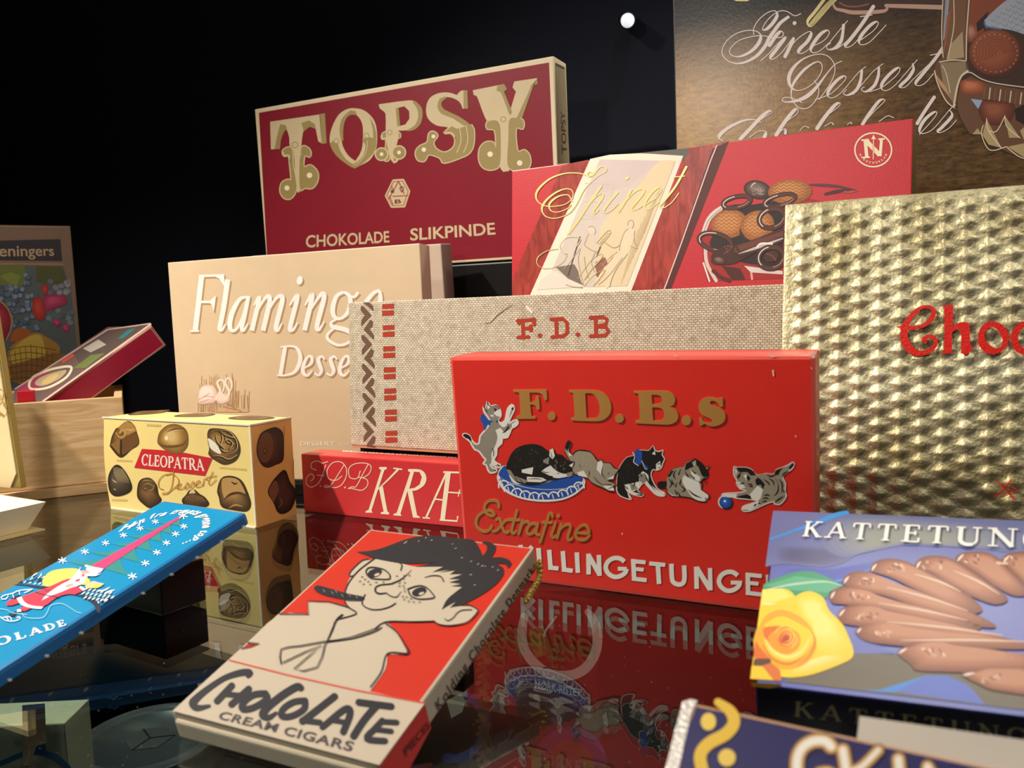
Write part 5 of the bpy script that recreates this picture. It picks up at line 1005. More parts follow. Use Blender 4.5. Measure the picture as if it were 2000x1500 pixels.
# --- blue bar
c15 = (220, 970, 6.667); c16 = (0, 1050, 4.6875); BF = X['blue'].face('T'); BR_ = X['blue'].face('R')
GRN = '#2b8a8c'; a = Art(BF, (0, 0, 1), lift=0.0002)
tip = (352.5, 1011); base_ = (190, 1109); ax = ((tip[0] - base_[0]), (tip[1] - base_[1])); al = math.hypot(*ax); ax = (ax[0] / al, ax[1] / al)
for (lx, ly), (rx, ry) in (((130, 1097), (256, 1126)), ((174, 1079), (279.5, 1100)), ((215.5, 1062), (302.5, 1078)), ((248.5, 1046.5), (322, 1060)), ((278.5, 1033), (340, 1044)), ((308.5, 1020), (355, 1028.5))):
    k = ((lx + rx) / 2 - base_[0]) * ax[0] + ((ly + ry) / 2 - base_[1]) * ax[1]; sc_ = 1 - 0.55 * k / al; L_ = 52 * sc_
    m0 = (base_[0] + ax[0] * k, base_[1] + ax[1] * k); m1 = (m0[0] + ax[0] * L_, m0[1] + ax[1] * L_)
    q = lambda A, B, t, b: (A[0] + (B[0] - A[0]) * t + b[0], A[1] + (B[1] - A[1]) * t + b[1])
    bl = (2 * sc_, 5 * sc_); b2 = (-5 * sc_, 3 * sc_)
    a.poly([(lx, ly), q((lx, ly), m0, .5, (0, 2)), m0, q(m0, (rx, ry), .5, (0, 0)), (rx, ry), q((rx, ry), m1, .3, b2), q((rx, ry), m1, .65, b2), m1, q(m1, (lx, ly), .4, bl), q(m1, (lx, ly), .7, bl)], GRN)
a.make('fir_tree_print')
a = Art(BF, c16, lift=0.0004); a.poly([(835, 265), (948, 292), ((352.5 + 2) * 4.6875, (1012 - 1050) * 4.6875), ((351) * 4.6875, (1009.5 - 1050) * 4.6875)], '#e23c78'); a.make('pink_trunk')
SN = '#e9f1f4'
def star(a, x, y, r):
    for t in (20, 80, 140): a.stroke([(x - r * 1.1 * cos(radians(t)), y - r * .8 * sin(radians(t))), (x + r * 1.1 * cos(radians(t)), y + r * .8 * sin(radians(t)))], r * .24, SN, cap=False)
for cc, L in ((c15, [(920, 255, 58), (560, 335, 44), (360, 420, 44), (145, 510, 46), (930, 395, 46), (825, 495, 48), (705, 610, 48), (580, 735, 50), (430, 875, 52), (260, 1045, 58)]), (c16, [(970, 55, 34), (780, 135, 36), (575, 215, 38)])):
    for x, y, r in L:
        a = Art(BF, cc, lift=0.0005); star(a, x, y, r); a.make('snow_star')
for cc, L in ((c15, [(1705, 390), (1415, 585), (1095, 790), (760, 1010), (390, 1255)]), (c16, [(740, 870), (425, 1080), (85, 1300)])):
    for x, y in L:
        a = Art(BR_, cc, lift=0.0005); star(a, x, y, 30 if cc is c15 else 24); a.make('snow_star')
a = Art(BF, c15, lift=0.0004)
pth = [BF.P(220 + x / 6.667, 970 + y / 6.667) for x, y in cat(pts('75,462 180,432 300,385 420,330 520,285 620,262 720,240 820,226 940,222 1045,238 1120,262 1160,300 1178,360 1170,420 1140,470 1100,515 1055,550 1000,580 950,600 900,620'), 8)]
cum = [0]
for p, q_ in zip(pth, pth[1:]): cum.append(cum[-1] + (q_ - p).length)
txt_ = 'Højt fra træets grønne top...'; wid = {'H': 1.9, 'j': .6, 't': .75, 'f': .75, 'r': .8, ' ': .6, '.': .5, 'æ': 1.5}
tot = sum(wid.get(c, 1) for c in txt_); s_ = 0; m_ = a.m(SN)
for c in txt_:
    w_ = wid.get(c, 1) * cum[-1] / tot
    if c != ' ':
        sc0 = s_ + w_ / 2; i_ = min(max(k for k in range(len(cum)) if cum[k] <= sc0), len(pth) - 2); o_ = pth[i_].lerp(pth[i_ + 1], (sc0 - cum[i_]) / (cum[i_ + 1] - cum[i_]))
        i0, i1 = max(0, i_ - 4), min(len(pth) - 1, i_ + 5); T_ = (pth[i1] - pth[i0]).normalized(); N_ = BF.n.cross(T_)
        V, F = glyphs(c, 0.04, 0.0); nx = [v[0] for v in V]; cxm = (min(nx) + max(nx)) / 2; kx = w_ * .92 / (max(nx) - min(nx)) if c != '.' else 0.006; sz = 0.0062 if c != 'H' else 0.0085
        b_ = len(a.V)
        for v in V: a.V.append(o_ + T_ * ((v[0] - cxm) * kx + v[1] * sz * .45) + N_ * (v[1] * sz) + BF.n * 0.0004)
        for f_ in F: a.F.append([b_ + k for k in f_]); a.MI.append(m_)
    s_ += w_
a.make('curved_lettering')
a = Art(BF, c16, lift=0.0004); a.serif('OLADE', '-35,1003 612,806 584,757 -60,935', SN, thick=.24, thin=.12, ser=.12, gap=.3); a.make('bottom_lettering')
a = Art(BF, c16, lift=0.0003); NV = '#1d2340'
a.poly('115,437 200,428 320,440 425,455 400,472 320,462 230,444', NV); a.poly('670,530 780,535 860,570 905,610 922,645 915,692 890,684 862,625 780,562', NV)
for g in ('280,385 320,350 345,330', '300,395 350,365 380,332', '345,400 385,370 455,345', '260,420 300,400', '330,415 380,395', '235,410 285,385', '370,375 400,368 420,345', '180,420 240,412', '160,425 200,405'): a.stroke(g, [3, 12, 3], NV)
for g in ('290,370 325,345 345,335', '345,385 375,355 382,335', '380,380 430,360 455,345', '270,400 300,380', '215,425 235,415', '265,430 285,422', '310,440 330,428', '355,440 372,428', '385,452 400,440'): a.stroke([(x, y - 6) for x, y in pts(g)], [4, 12, 4], SN)
for i in range(22):
    x, y = 735 + (i % 8) * 38 + (i // 8) * 18, 470 + (i // 8) * 42 + (i % 8) * 6; a.stroke([(x, y + 22), (x + 16, y + 8), (x + 32, y)], [3, 12, 3], NV); a.stroke([(x - 4, y + 12), (x + 14, y + 2), (x + 30, y - 12)], [4, 12, 4], SN)
for g in ('895,500 960,490 1010,462', '960,530 1010,500 1055,488', '900,590 905,605', '955,585 975,570'): a.stroke(g, [5, 13, 4], SN)
a.poly('395,432 400,382 460,322 560,296 680,290 742,310 800,370 830,410 800,440 740,440 600,420 480,452 420,457', '#d9cf66', smooth=3); a.make('branches_and_sack_print')
a = Art(BF, c16, lift=0.0007); RP = '#cf3350'
a.poly('60,612 90,580 155,570 182,610 110,632 65,632', RP); a.poly('188,655 240,635 302,650 240,682 190,682', RP); a.poly('215,545 440,465 620,388 700,400 722,470 745,490 700,522 600,532 520,562 400,642 300,632 200,592', RP)
a.poly('155,565 200,548 232,602 300,632 402,642 380,664 300,657 200,627', SN); a.poly('590,522 680,470 745,470 760,500 690,532', RP); a.poly('725,465 745,452 785,480 765,498', SN); a.poly('780,452 850,408 905,420 960,432 900,470 830,470 800,482', '#e3c4a4'); a.poly('830,440 960,432 900,468 830,475', '#d9cf66')
a.poly('740,310 850,308 842,350 760,392 708,360', '#e4a59c'); a.poly('802,268 952,295 930,322 880,350 830,330 790,300', SN); a.poly('700,330 730,300 760,345 840,335 900,345 945,325 880,362 800,360 760,432 650,472 560,510 470,542 385,587 430,530 560,440 640,400 680,352', SN)
a.poly('690,400 740,385 730,408 700,415', '#b5304a'); a.dot(765, 355, 14, '#e0607a'); a.poly('600,450 650,430 690,440 620,470', '#e4a59c'); a.stroke('330,510 400,532 540,558', 9, NV); a.stroke('420,480 425,500 470,490', 5, NV)
a.stroke('740,285 715,330', 7, SN); a.stroke('790,268 850,285 930,300', 20, SN); a.poly('160,668 195,665 200,690 160,690', SN)
a.poly('80,712 150,685 160,695 130,730 90,727', NV); a.poly('90,560 185,532 195,545 150,565', NV)
for g in ('200,702 240,740 320,750 400,740 440,690 470,632 560,613 640,650 700,690 745,702', '-20,662 60,670 120,700 250,715'): a.stroke(g, 5, '#a9dff0')
for g in ('5,735 60,770 130,775 185,755 180,735 160,745', '20,745 60,740 80,765', '60,735 100,740 110,768', '15,560 40,540 120,520 180,495 300,483', '20,572 55,572 80,545', '120,525 130,560', '180,500 185,530', '230,515 295,486'): a.stroke(g, 8, SN)
a.make('gnome_print', label='red-coated gnome with white beard')

# --- cigar box with the boy
CF_ = X['cigar'].face('T'); c21 = (640, 1030, 4.762); c22 = (320, 1200, 3.7037); cE = (320, 1020, 2.6316)
BG = mat('#bdb09c', 0.5, wear=0.03); INK = '#23222a'; a = Art(CF_, cE, lift=0.0002)
a.poly('48,972 335,712 1341,933 1107,1250', BG); a.make('cream_panel')
a = Art(CF_, cE, lift=0.00025)
a.poly('335,712 397,655 447,646 492,630 430,624 593,477 745,479 742,411 850,415 945,440 985,465 1140,515 1190,560 1245,655 1252,682 1150,682 1138,760 1060,872', BG); a.crop = c21
a.poly('440,290 690,340 820,370 1080,370 1260,440 1250,560 1180,620 1100,720 1060,770 1200,690 1240,735 1340,740 1398,780 1372,830 1280,890 1140,922 1040,912 985,880 760,887 550,887 440,950 250,850 262,800 200,752 160,690 168,580 210,470 300,390', BG); a.poly('382,303 320,318 240,390 203,440 212,462 240,457 402,330', BG)
a.make('boy_figure')
a = Art(CF_, c21, lift=0.0004); HR = mat('#26262a', 0.5, wear=0.15, scale=200)
a.poly('268,232 380,225 500,200 640,148 760,108 900,83 1060,90 1200,108 1342,118 1395,170 1442,272 1478,222 1482,172 1428,140 1500,138 1562,175 1560,222 1522,290 1600,283 1680,303 1713,345 1680,387 1650,347 1570,342 1632,380 1637,440 1582,520 1480,602 1380,662 1260,722 1190,742 1138,752 1200,692 1110,742 1063,772 1108,680 1188,610 1253,560 1150,552 1245,532 1130,517 1240,487 1130,487 1258,440 1138,442 1188,405 1040,427 1158,395 975,422 1080,370 820,372 1012,330 860,342 690,340 560,320 440,295 350,260', HR)
for x, y in ((705, 155), (720, 142), (905, 108), (955, 130), (1325, 328), (1390, 352), (1460, 372), (1525, 378), (1360, 545), (1155, 165), (1240, 290), (1180, 205), (1575, 410), (1425, 372), (840, 140), (1320, 450)): a.stroke([(x, y), (x + random.uniform(8, 22), y - random.uniform(2, 10))], [2, 5, 2], '#cfc6b2', sm=0)
a.make('black_hair_print')
a = Art(CF_, cE, lift=0.0004); a.poly('773,342 790,328 850,342 940,368 1020,384 1032,392 1022,406 940,402 840,382 790,362', INK, smooth=3)
for x, y in ((818, 348), (860, 358), (880, 352), (912, 372), (950, 372), (985, 380)): a.stroke([(x, y), (x + 10, y + 12)], [1, 3, 1], '#a09a92', sm=0)
a.make('cigar_print')
a = Art(CF_, c21, lift=0.0006)
for g, w in (('440,295 300,400 212,500 168,590 160,690 200,752 265,800 240,825 105,862', 11), ('382,303 320,318 240,390 203,440 212,462 240,457', 10), ('350,635 325,680 330,732 400,770 490,772 580,747 632,715', 11), ('780,405 700,480 600,530 490,545 447,570 450,610 490,626 545,620 582,645 640,657 682,608', [4, 9, 12, 11, 14, 16, 14, 10, 9, 9, 5]), ('668,338 692,360 680,408', 10), ('903,475 970,458 1050,465 1080,512', [5, 8, 10, 10]), ('1092,860 1120,877 1170,850 1200,810 1250,780 1340,775', 8), ('1190,737 1300,727 1390,770 1390,802 1300,890 1150,922 1040,912 990,880', 10), ('985,882 800,887 550,887 440,952', 10), ('535,898 640,980 710,1080 748,1182 560,1182 502,1350 400,1495', [14, 13, 12, 18, 11, 11, 11]), ('505,940 440,980 250,1040 0,1077', 9), ('150,820 70,890 50,960 0,1062', [5, 12, 10, 9]), ('325,690 200,690 160,680', 6)):
    a.stroke(g, w, INK, sm=5)
for eye, pu in (('358,430 375,390 430,380 520,400 572,440 582,470 572,490 500,492 400,480', (438, 432)), ('750,595 755,580 850,552 920,570 975,625 988,665 860,677 780,652', (852, 608))):
    a.stroke(eye, 11, INK, closed=True, sm=3); a.poly(ell(pu[0], pu[1], 68, 36, -18), INK); a.poly(ell(pu[0] + 22, pu[1] + 18, 26, 12, -20), BG)
for x, y in ((322, 470), (348, 493), (302, 512), (335, 537), (378, 515), (398, 542), (452, 522), (520, 520), (645, 462), (600, 535), (628, 518), (672, 508), (668, 530), (668, 557), (708, 490), (715, 460), (718, 525), (760, 457), (705, 555), (715, 580), (700, 655), (712, 682), (735, 660), (755, 700), (775, 675), (800, 705), (718, 607), (855, 706)): a.stroke([(x - 6, y + 2), (x + 6, y - 2)], 8, '#4a3d34', sm=0)
a.crop = cE
for g, w in (('593,477 745,479 742,411 850,415 945,442 988,466', 5), ('397,655 447,646 492,630 430,624', 5), ('918,482 890,505 870,550 840,620 828,640 790,752 670,762 812,640 615,728', 6), ('604,735 604,660 700,643 832,620 960,600 1110,545', 6)): a.stroke(g, w, INK, sm=0 if w == 5 else 2)
a.make('ink_outlines')
a = Art(CF_, cE, lift=0.0005); a.stroke('335,712 640,790 1000,870 1341,933', 6, '#d8392e', sm=0, cap=False); a.make('red_rule')
a = Art(CF_, c22, lift=0.0004)
for g, w in (('612,448 622,426 555,428 440,466 322,543 243,608 213,648 245,682 330,668', [38, 50, 50, 42, 46, 54, 62, 48, 24]), ('492,522 388,632', 50), ('615,545 492,656', 50), ('440,582 560,592', 40), ('735,578 650,588 580,640 572,690 650,680 745,620 735,578', 50), ('992,538 962,530 860,590 750,680 718,732 760,752 812,720', [48, 56, 58, 58, 60, 44, 26]), ('1022,630 940,640 865,690 856,742 930,740 1015,690 1022,630', 48), ('1235,600 1120,690 1005,778', 52), ('1000,772 1130,788', 42), ('1150,820 1290,705 1340,690 1345,740 1300,855', [46, 50, 50, 50, 50]), ('1215,770 1330,790', 38), ('1412,642 1645,672', 50), ('1540,665 1450,770 1375,885', 54), ('1580,775 1530,830 1470,905 1600,922', [44, 46, 48, 46]), ('1575,782 1685,788', 40), ('1530,838 1645,852', 38)): a.stroke(g, w, INK, sm=5)
a.make('brush_lettering')
a = Art(CF_, c22, lift=0.0004); a.text('CREAM', '388,757 812,856 838,797 425,703', '#453a43', bold=0.025, track=1.1); a.make('small_lettering'); a = Art(CF_, c22, lift=0.0004); a.text('CIGARS', '862,872 1360,996 1385,928 890,812', '#453a43', bold=0.025, track=1.1); a.make('small_lettering')
CR_ = X['cigar'].face('R'); a = Art(CR_, cE, lift=0.0002); a.poly('1340,932 1372,1058 1255,1275 1095,1275', '#d5302a'); a.make('red_side_band')
a = Art(CR_, cE, lift=0.0003); a.text('Kolding Chocolate Denmark', '1412,972 1905,250 1880,222 1388,925', '#4b3c34', bold=0.012, track=1.25); a.make('side_lettering')
a = Art(CR_, cE, lift=0.0004); a.text('PIECES', '1240,1205 1365,1050 1350,1020 1225,1165', '#5c1b1a', bold=0.02); a.make('side_lettering')

# --- blue box with rose and chocolates
c23 = (1460, 980, 3.7037); TF = X['tongue'].face('T'); a = Art(TF, c23, lift=0.0001)
a.poly('168,180 186,66 2300,150 2300,420 1500,330 700,330 400,420 130,470', '#6d74a6'); a.shade('220,330 400,320 640,340 760,400 600,470 380,460 215,430', ['#6c72a0', '#62648e', '#585a80'], shift=(-.05, 0), end=.5); a.shade('230,490 400,470 700,480 900,440 960,500 700,590 420,560 220,575', ['#5f69b2', '#4f5bb0'], shift=(-.1, 0), end=.5); a.shade('560,180 800,110 1300,130 1900,200 2000,330 1500,330 1200,310 900,360 700,400 560,330', ['#757ba2', '#8a8e9c', '#969892'], shift=(-.05, 0), end=.4)  # last grey patch paints lamp glare over the printed blue
a.poly('600,1100 770,1098 1100,1112 1500,1200 2300,1260 2300,1545 240,1302 330,1275 480,1250 650,1190 750,1140', '#6a6152'); a.poly('760,960 1080,1100 780,1100 740,1000', '#6a72b4'); a.poly('960,1362 1300,1257 1450,1262 1600,1332 1720,1470', '#5a6ec0'); a.poly('820,1370 960,1362 1300,1257 1060,1380', '#3f86d2')
a.stroke('165,272 300,225 480,160 640,98 720,82', [14, 18, 26, 34, 30], '#3f95dd'); a.stroke('600,585 760,545 900,480', [8, 14, 6], '#3f95dd'); a.make('background_and_glare_print')
a = Art(TF, c23, lift=0.0002); a.poly('115,602 200,560 350,510 450,505 560,540 690,610 600,650 580,700 345,692 300,640 112,640', '#3c9468', smooth=0); a.poly('120,610 350,540 560,570 680,612 580,660 300,640', '#57a983'); a.stroke('130,640 330,600 560,580 680,610', [6, 16, 12, 5], '#a9cdb4'); a.make('leaf_print')
a = Art(TF, c23, lift=0.0003); Yw = '#f2cd2c'
a.poly('108,640 250,632 310,650 345,690 400,660 470,655 550,700 590,790 680,880 722,960 767,1080 750,1140 650,1190 480,1252 330,1277 240,1272 240,1302 20,1287 42,1130 72,900', Yw, smooth=0)
a.shade('345,700 420,670 500,680 560,730 590,810 680,900 720,990 755,1080 640,1150 500,1090 470,950 380,830', ['#f2cd2c', '#fae07a'], end=.5); a.shade('330,1270 480,1240 650,1180 745,1130 640,1120 450,1180 300,1230', ['#f0c832', '#f8df86'], end=.5)
a.poly('80,930 130,830 250,785 400,850 470,940 400,900 250,830 140,880', '#e7a624', smooth=3); a.poly('110,640 250,634 330,690 200,730 95,760', '#f8df6a')
a.poly('45,1060 70,920 130,905 120,1010 170,1110 280,1160 400,1120 480,1010 470,940 500,1060 420,1180 280,1220 140,1180', '#e8a91e', smooth=3); a.poly('42,1130 60,1010 90,1060 170,1150 130,1165', '#dc6a1c')
a.poly('118,920 230,905 330,930 380,980 370,1060 290,1110 200,1080 140,1010', '#e39a1f', smooth=3); a.poly('120,918 230,903 300,915 200,935 150,985 160,1050 125,990', '#dd6f1e', smooth=3)
a.stroke('130,1000 190,1090 290,1130 390,1090 460,980', [8, 22, 26, 20, 6], '#f9e184'); a.stroke('110,1040 180,1140 300,1180 420,1120', [6, 14, 16, 5], '#d9781c'); a.stroke('460,935 490,1020 440,1130 360,1190', [6, 16, 16, 5], '#d98a22')
a.shade(ell(275, 1000, 66, 62), ['#e79a24', '#d8591c', '#b8441a'], shift=(0, 0), end=.3)
for g in ('225,990 240,940 290,925 335,960 330,1010 290,1040 250,1030', '245,1000 270,960 310,970 305,1010 270,1020', '200,960 225,920 300,905 350,940', '340,960 360,1010 320,1060'): a.stroke(g, [3, 8, 8, 3], '#f5cf5c')
a.poly('48,1142 165,1140 172,1172 105,1195 40,1190', '#5d3c2a'); a.poly('105,1192 170,1172 235,1225 245,1302 190,1298', '#d5702a'); a.poly('30,1195 105,1195 190,1298 20,1287', '#f3c62a'); a.stroke('110,740 150,748 210,742', [4, 12, 4], '#fdf0b0')
a.make('rose_print', label='printed yellow rose')
TG = ['#7b4630', '#a4674a', '#bb8263']
for g, tip_ in (('1840,440 1870,390 1940,370 2050,380 2200,520 2250,740 2050,640 1960,560', (1880, 430)), ('1508,430 1540,380 1640,365 1740,375 1830,430 2030,650 1940,690 1800,625 1650,522', (1600, 420)), ('1213,480 1230,430 1300,398 1420,400 1520,440 1700,560 1880,700 1800,750 1650,705 1450,602 1300,512', (1340, 455)), ('888,500 910,450 980,420 1080,420 1180,450 1400,560 1600,680 1700,790 1600,815 1450,762 1250,662 1050,562 930,522', (1060, 480)), ('688,590 710,540 780,510 880,513 980,560 1300,680 1650,820 1800,910 1640,905 1300,802 1000,692 760,642', (860, 575)), ('593,700 610,650 700,620 820,640 940,690 1300,800 1650,890 1640,935 1300,872 950,792 700,752 620,742', (800, 690)), ('653,830 680,780 760,753 860,760 1000,810 1400,890 1900,1000 1850,1035 1400,982 1000,932 760,902 680,882', (860, 825)), ('783,950 800,915 860,888 1000,900 1150,940 1600,1000 2100,1045 2000,1075 1300,1062 1000,1040 850,1012', (960, 960)), ('1083,1100 1130,1060 1220,1020 1400,1020 1560,1060 2150,1135 2150,1235 1300,1235 1180,1182', (1340, 1090)), ('1548,1258 1620,1238 1700,1210 1850,1203 2160,1235 2160,1405 1800,1375 1680,1332', (1760, 1280))):
    a = Art(TF, c23, lift=0.0004); a.shade(g, TG, shift=(-.02, -.05), end=.55); P_ = pts(g); x0, y0 = tip_
    for i in range(10): a.poly(ell(x0 + random.uniform(-70, 80), y0 + random.uniform(-25, 30), random.uniform(10, 24), random.uniform(6, 12), random.uniform(0, 90), 10), random.choice(['#c99a7c', '#8a543c', '#d8b49c', '#97634a']))
    a.stroke([(P_[0][0] + 12, P_[0][1] + 4), ((P_[0][0] + P_[1][0]) / 2 + 14, (P_[0][1] + P_[1][1]) / 2 + 6), (P_[1][0] + 22, P_[1][1] + 8)], [6, 18, 6], '#ead2c4')
    if P_[5][0] < 1950 and P_[0][0] < 1530: a.stroke([(x0 + 150, y0 + 50), ((x0 + P_[6][0]) / 2 + 60, (y0 + P_[6][1]) / 2 + 5), (P_[6][0] - 60, P_[6][1] - 25)], [5, 16, 5], '#dcbba4')
    a.make('printed_chocolate_tongue')
a = Art(TF, c23, lift=0.0012); a.serif('KATTETUN', '396,266 1948,349 1955,212 420,156', '#f4f4f0', thick=.17, thin=.075, ser=.12, gap=.24); a.serif('GER', '1985,352 2420,378 2440,240 1995,216', '#f4f4f0', thick=.17, thin=.075, ser=.12, gap=.24); a.make('white_capitals')
c24 = (1290, 1300, 2.8169); TS = X['tongue'].face('F'); a = Art(TS, c24, lift=0.0002); a.poly('497,90 665,98 665,112 600,122 505,112', '#e2a92a'); a.make('rose_wrap_print')
a = Art(TS, c24, lift=0.0003); a.serif('KATTETUNG', '735,275 2020,428 2015,345 742,193', mat('#a39a70', 0.35, 0.4), thick=.15, thin=.07, ser=.1, gap=.32); a.make('gold_capitals')

# --- navy bar
NF = X['navy'].face('T'); a = Art(NF, c24, lift=0.0002); FO = mat('#dcd6d0', 0.3, 0.3, bump=0.6)
a.poly('122,200 168,186 205,196 170,262 95,600 20,600', FO); a.make('foil_end', label='crinkled silvery foil end')
a = Art(NF, c24, lift=0.0003); a.stroke('318,205 385,255 405,318 360,380 270,430 222,490 230,570 270,660', [44, 62, 68, 70, 70, 68, 68, 60], '#dcb53f', sm=6); a.poly(ell(265, 312, 42, 48), '#e2c158'); a.poly(ell(367, 510, 48, 48), '#e2c158'); a.make('gold_squiggle')
a = Art(NF, c24, lift=0.0003)
LT = [('940,450 905,420 835,422 775,465 752,535 765,620 840,680 930,660 935,600 880,600', 66), ('1005,470 1020,560 1035,700', 62), ('1200,470 1110,560 1040,590', 48), ('1090,580 1240,720', 56), ('1310,520 1330,740', 62), ('1470,560 1410,770', 50), ('1470,560 1600,790', 56)]
for g, w in LT: a.stroke(g, w + 26, '#6d4a3c', sm=4)
for g, w in LT: a.stroke(g, w + 8, '#c9a060', sm=4)
for g, w in LT: a.stroke(g, w - 22, '#e8e2d8', sm=4)
a.make('outlined_lettering')
X['navy'].e.name = 'navy_chocolate_bar'
ND = X['navy'].face('D'); bm = bmesh.new(); q = [ND.P(1290 + x / 2.8169, 1300 + y / 2.8169) for x, y in ((1100, 298), (2150, 452), (2150, 640), (1080, 470))]
v0 = [bm.verts.new(p + Vector((0, 0, 0.0002))) for p in q]; v1 = [bm.verts.new(p + Vector((0, 0, 0.0016))) for p in q]; bm.faces.new(v1); bm.faces.new(v0[::-1])
for i in range(4): bm.faces.new((v0[i], v0[(i + 1) % 4], v1[(i + 1) % 4], v1[i]))
done(bm, 'grey_card_back', mat('#b7afa4', 0.6), X['navy'].e)

# --- gold box lettering
c11 = (1620, 560, 5.263); GF = X['gold'].face('F'); a = Art(GF, c11, lift=0.0026); RG = mat('#e0241a', 0.3, coat=0.6, bump=0.5)
a.stroke('700,420 745,425 800,432 900,425 985,395 1050,330 1075,262 1045,225 1000,212 930,230 850,300 790,390 765,480 775,560 815,630 870,675 935,690 1020,668 1078,620 1088,560 1058,522 1010,520 970,545 985,575', [14, 30, 44, 34, 40, 52, 44, 34, 32, 36, 48, 62, 74, 82, 84, 70, 54, 46, 44, 40, 38, 42, 44, 34], RG, sm=5)
a.poly('1165,200 1270,195 1265,420 1320,380 1400,370 1440,400 1445,600 1475,635 1440,680 1390,705 1350,690 1350,500 1330,450 1290,450 1260,480 1258,690 1148,695 1175,640 1180,260', RG)
a.poly('1520,540 1540,450 1600,380 1680,365 1760,390 1830,470 1846,530 1810,620 1750,680 1660,700 1580,670 1535,610', RG, holes=['1590,500 1610,450 1650,425 1700,430 1750,490 1775,560 1760,620 1710,640 1650,610 1605,560'])
a.stroke('2080,430 2000,392 1930,440 1897,520 1910,605 1970,665 2060,680', [50, 56, 66, 72, 74, 66, 50], RG, sm=5); a.make('red_lettering')
a = Art(GF, (1500, 340, 2.206), lift=0.0026); a.stroke('980,1316 1060,1402 1047,1318 972,1388 1076,1362', 9, RG, closed=True, sm=0); a.make('red_star_outline')

# --- plum box
c12 = (0, 420, 3.947); f = X['maroon'].face('F'); PK = '#d8b49c'
a = Art(f, c12, lift=0.0002); a.stroke('352,1440 1158,872', 5, PK, sm=0); a.stroke('1160,870 1262,1000', 5, PK, sm=0); a.stroke('1262,1000 690,1425', 5, PK, sm=0); a.make('border_rules')
f = X['maroon'].face('T'); a = Art(f, c12, lift=0.0002); a.poly('125,1335 330,1195 420,1240 230,1400', '#a03a5a'); a.poly('560,1060 830,890 1150,848 1010,945 640,1190', '#5a4a44'); a.poly('560,1185 700,1080 810,1065 660,1180', '#6d7a44'); a.poly('470,1125 560,1072 575,1088 490,1142', '#cf4a3c'); a.poly('905,955 990,885 1045,875 950,950', '#2d7a84'); a.poly('640,1030 760,960 820,1000 700,1060', '#b5aca0')
a.stroke('225,1318 255,1252 380,1195 520,1168 552,1188 505,1258 380,1328 262,1345', 18, '#e9d8b8', closed=True, sm=4); a.poly('270,1305 300,1260 400,1218 500,1195 510,1215 450,1270 340,1318', '#b9a682', smooth=3); a.poly('320,1290 380,1240 450,1225 420,1270 350,1305', '#d8b878', smooth=3); a.stroke('330,1438 1165,842', 14, '#d9b8ac', sm=0, cap=False); a.stroke('120,1340 830,884 1160,838', 10, '#c9a59c', sm=0); a.make('fruit_plate_print')

# --- fruit box at far left
f = X['poster'].face('F'); a = Art(f, c12, lift=0.0002); a.poly('-300,205 465,185 480,355 -300,345', '#39343c'); a.stroke('-300,372 490,380', 12, '#a5886a', cap=False); a.make('dark_title_band')
a = Art(f, c12, lift=0.0003); a.text('eningers', '-6,318 418,312 410,232 -8,228', '#c9aa88', bold=0.012); a.make('title_lettering')
a = Art(f, c12, lift=0.0002); a.poly('-300,385 485,392 545,560 600,1060 380,1330 -300,1330', '#5d6668'); a.poly('-100,392 190,378 195,520 150,560 60,540 -100,560', '#6f7a3c'); a.poly('280,392 480,400 520,520 400,540 280,520', '#565c34'); a.poly('0,470 80,440 160,470 120,560', '#84913f'); a.make('leaf_print')
a = Art(f, c12, lift=0.0004)
for i in range(90):
    x, y = random.uniform(-40, 290), random.uniform(540, 880)
    if x > 200 and y < 600: y = random.uniform(450, 600); x = random.uniform(190, 270)
    a.poly(ell(x, y, 23, 21, 0, 12), '#3d4a58'); a.poly(ell(x - 3, y - 3, 19, 17, 0, 12), random.choice(['#62788e', '#708aa0', '#556a80', '#7f98aa']))
for i in range(14): a.poly(ell(random.uniform(370, 530), random.uniform(500, 600), 22, 20, 0, 12), random.choice(['#8c8598', '#a29aa8', '#77708a']))
for i in range(18): a.poly(ell(random.uniform(370, 560), random.uniform(730, 850), 22, 20, 0, 12), random.choice(['#66767a', '#7d8d8c', '#58686c']))
a.make('grape_print')
a = Art(f, c12, lift=0.0009)
for g, c in (('255,650 320,635 345,700 350,780 310,812 258,770', ['#a83426', '#d0493a']), ('320,545 365,545 370,600 340,615', ['#a52c2c', '#cf4444']), ('330,650 400,615 500,625 510,680 420,720 350,740', ['#a62f54', '#cf4f78']), ('405,820 440,800 475,830 440,860', ['#a8305c', '#d0507c']), ('475,870 525,835 528,905', ['#a8305c', '#d0507c']), ('-60,640 20,680 75,760 82,850 40,960 -60,960', ['#8e1f30', '#b83a4a'])): a.shade(g, c, steps=5)
a.stroke('0,660 60,720 90,800 85,880 50,960', 12, '#b98d62'); a.poly('80,980 110,890 180,870 240,910 160,960', '#b0602f', smooth=3); a.make('red_fruit_print')
a = Art(f, c12, lift=0.0009); a.poly('60,1100 80,1020 180,940 280,905 360,940 450,1000 460,1060 400,1200 300,1290 90,1280', '#b0853c', smooth=3); a.poly('70,1080 180,960 300,920 340,1000 330,1120 120,1150', '#d2b04a', smooth=3); a.poly('60,1160 430,1060 560,1080 420,1230 300,1300 100,1280', '#94683a')
for i in range(9): a.stroke([(70 + i * 42, 1000 + abs(i - 4) * 14), (85 + i * 40, 1150), (95 + i * 36, 1290)], 5, '#6d4b24')
for i in range(6): a.stroke([(65 + i * 3, 1040 + i * 45), (220, 1010 + i * 48), (430 - i * 16, 1040 + i * 45)], 6, '#6d4b24')
a.make('basket_print')

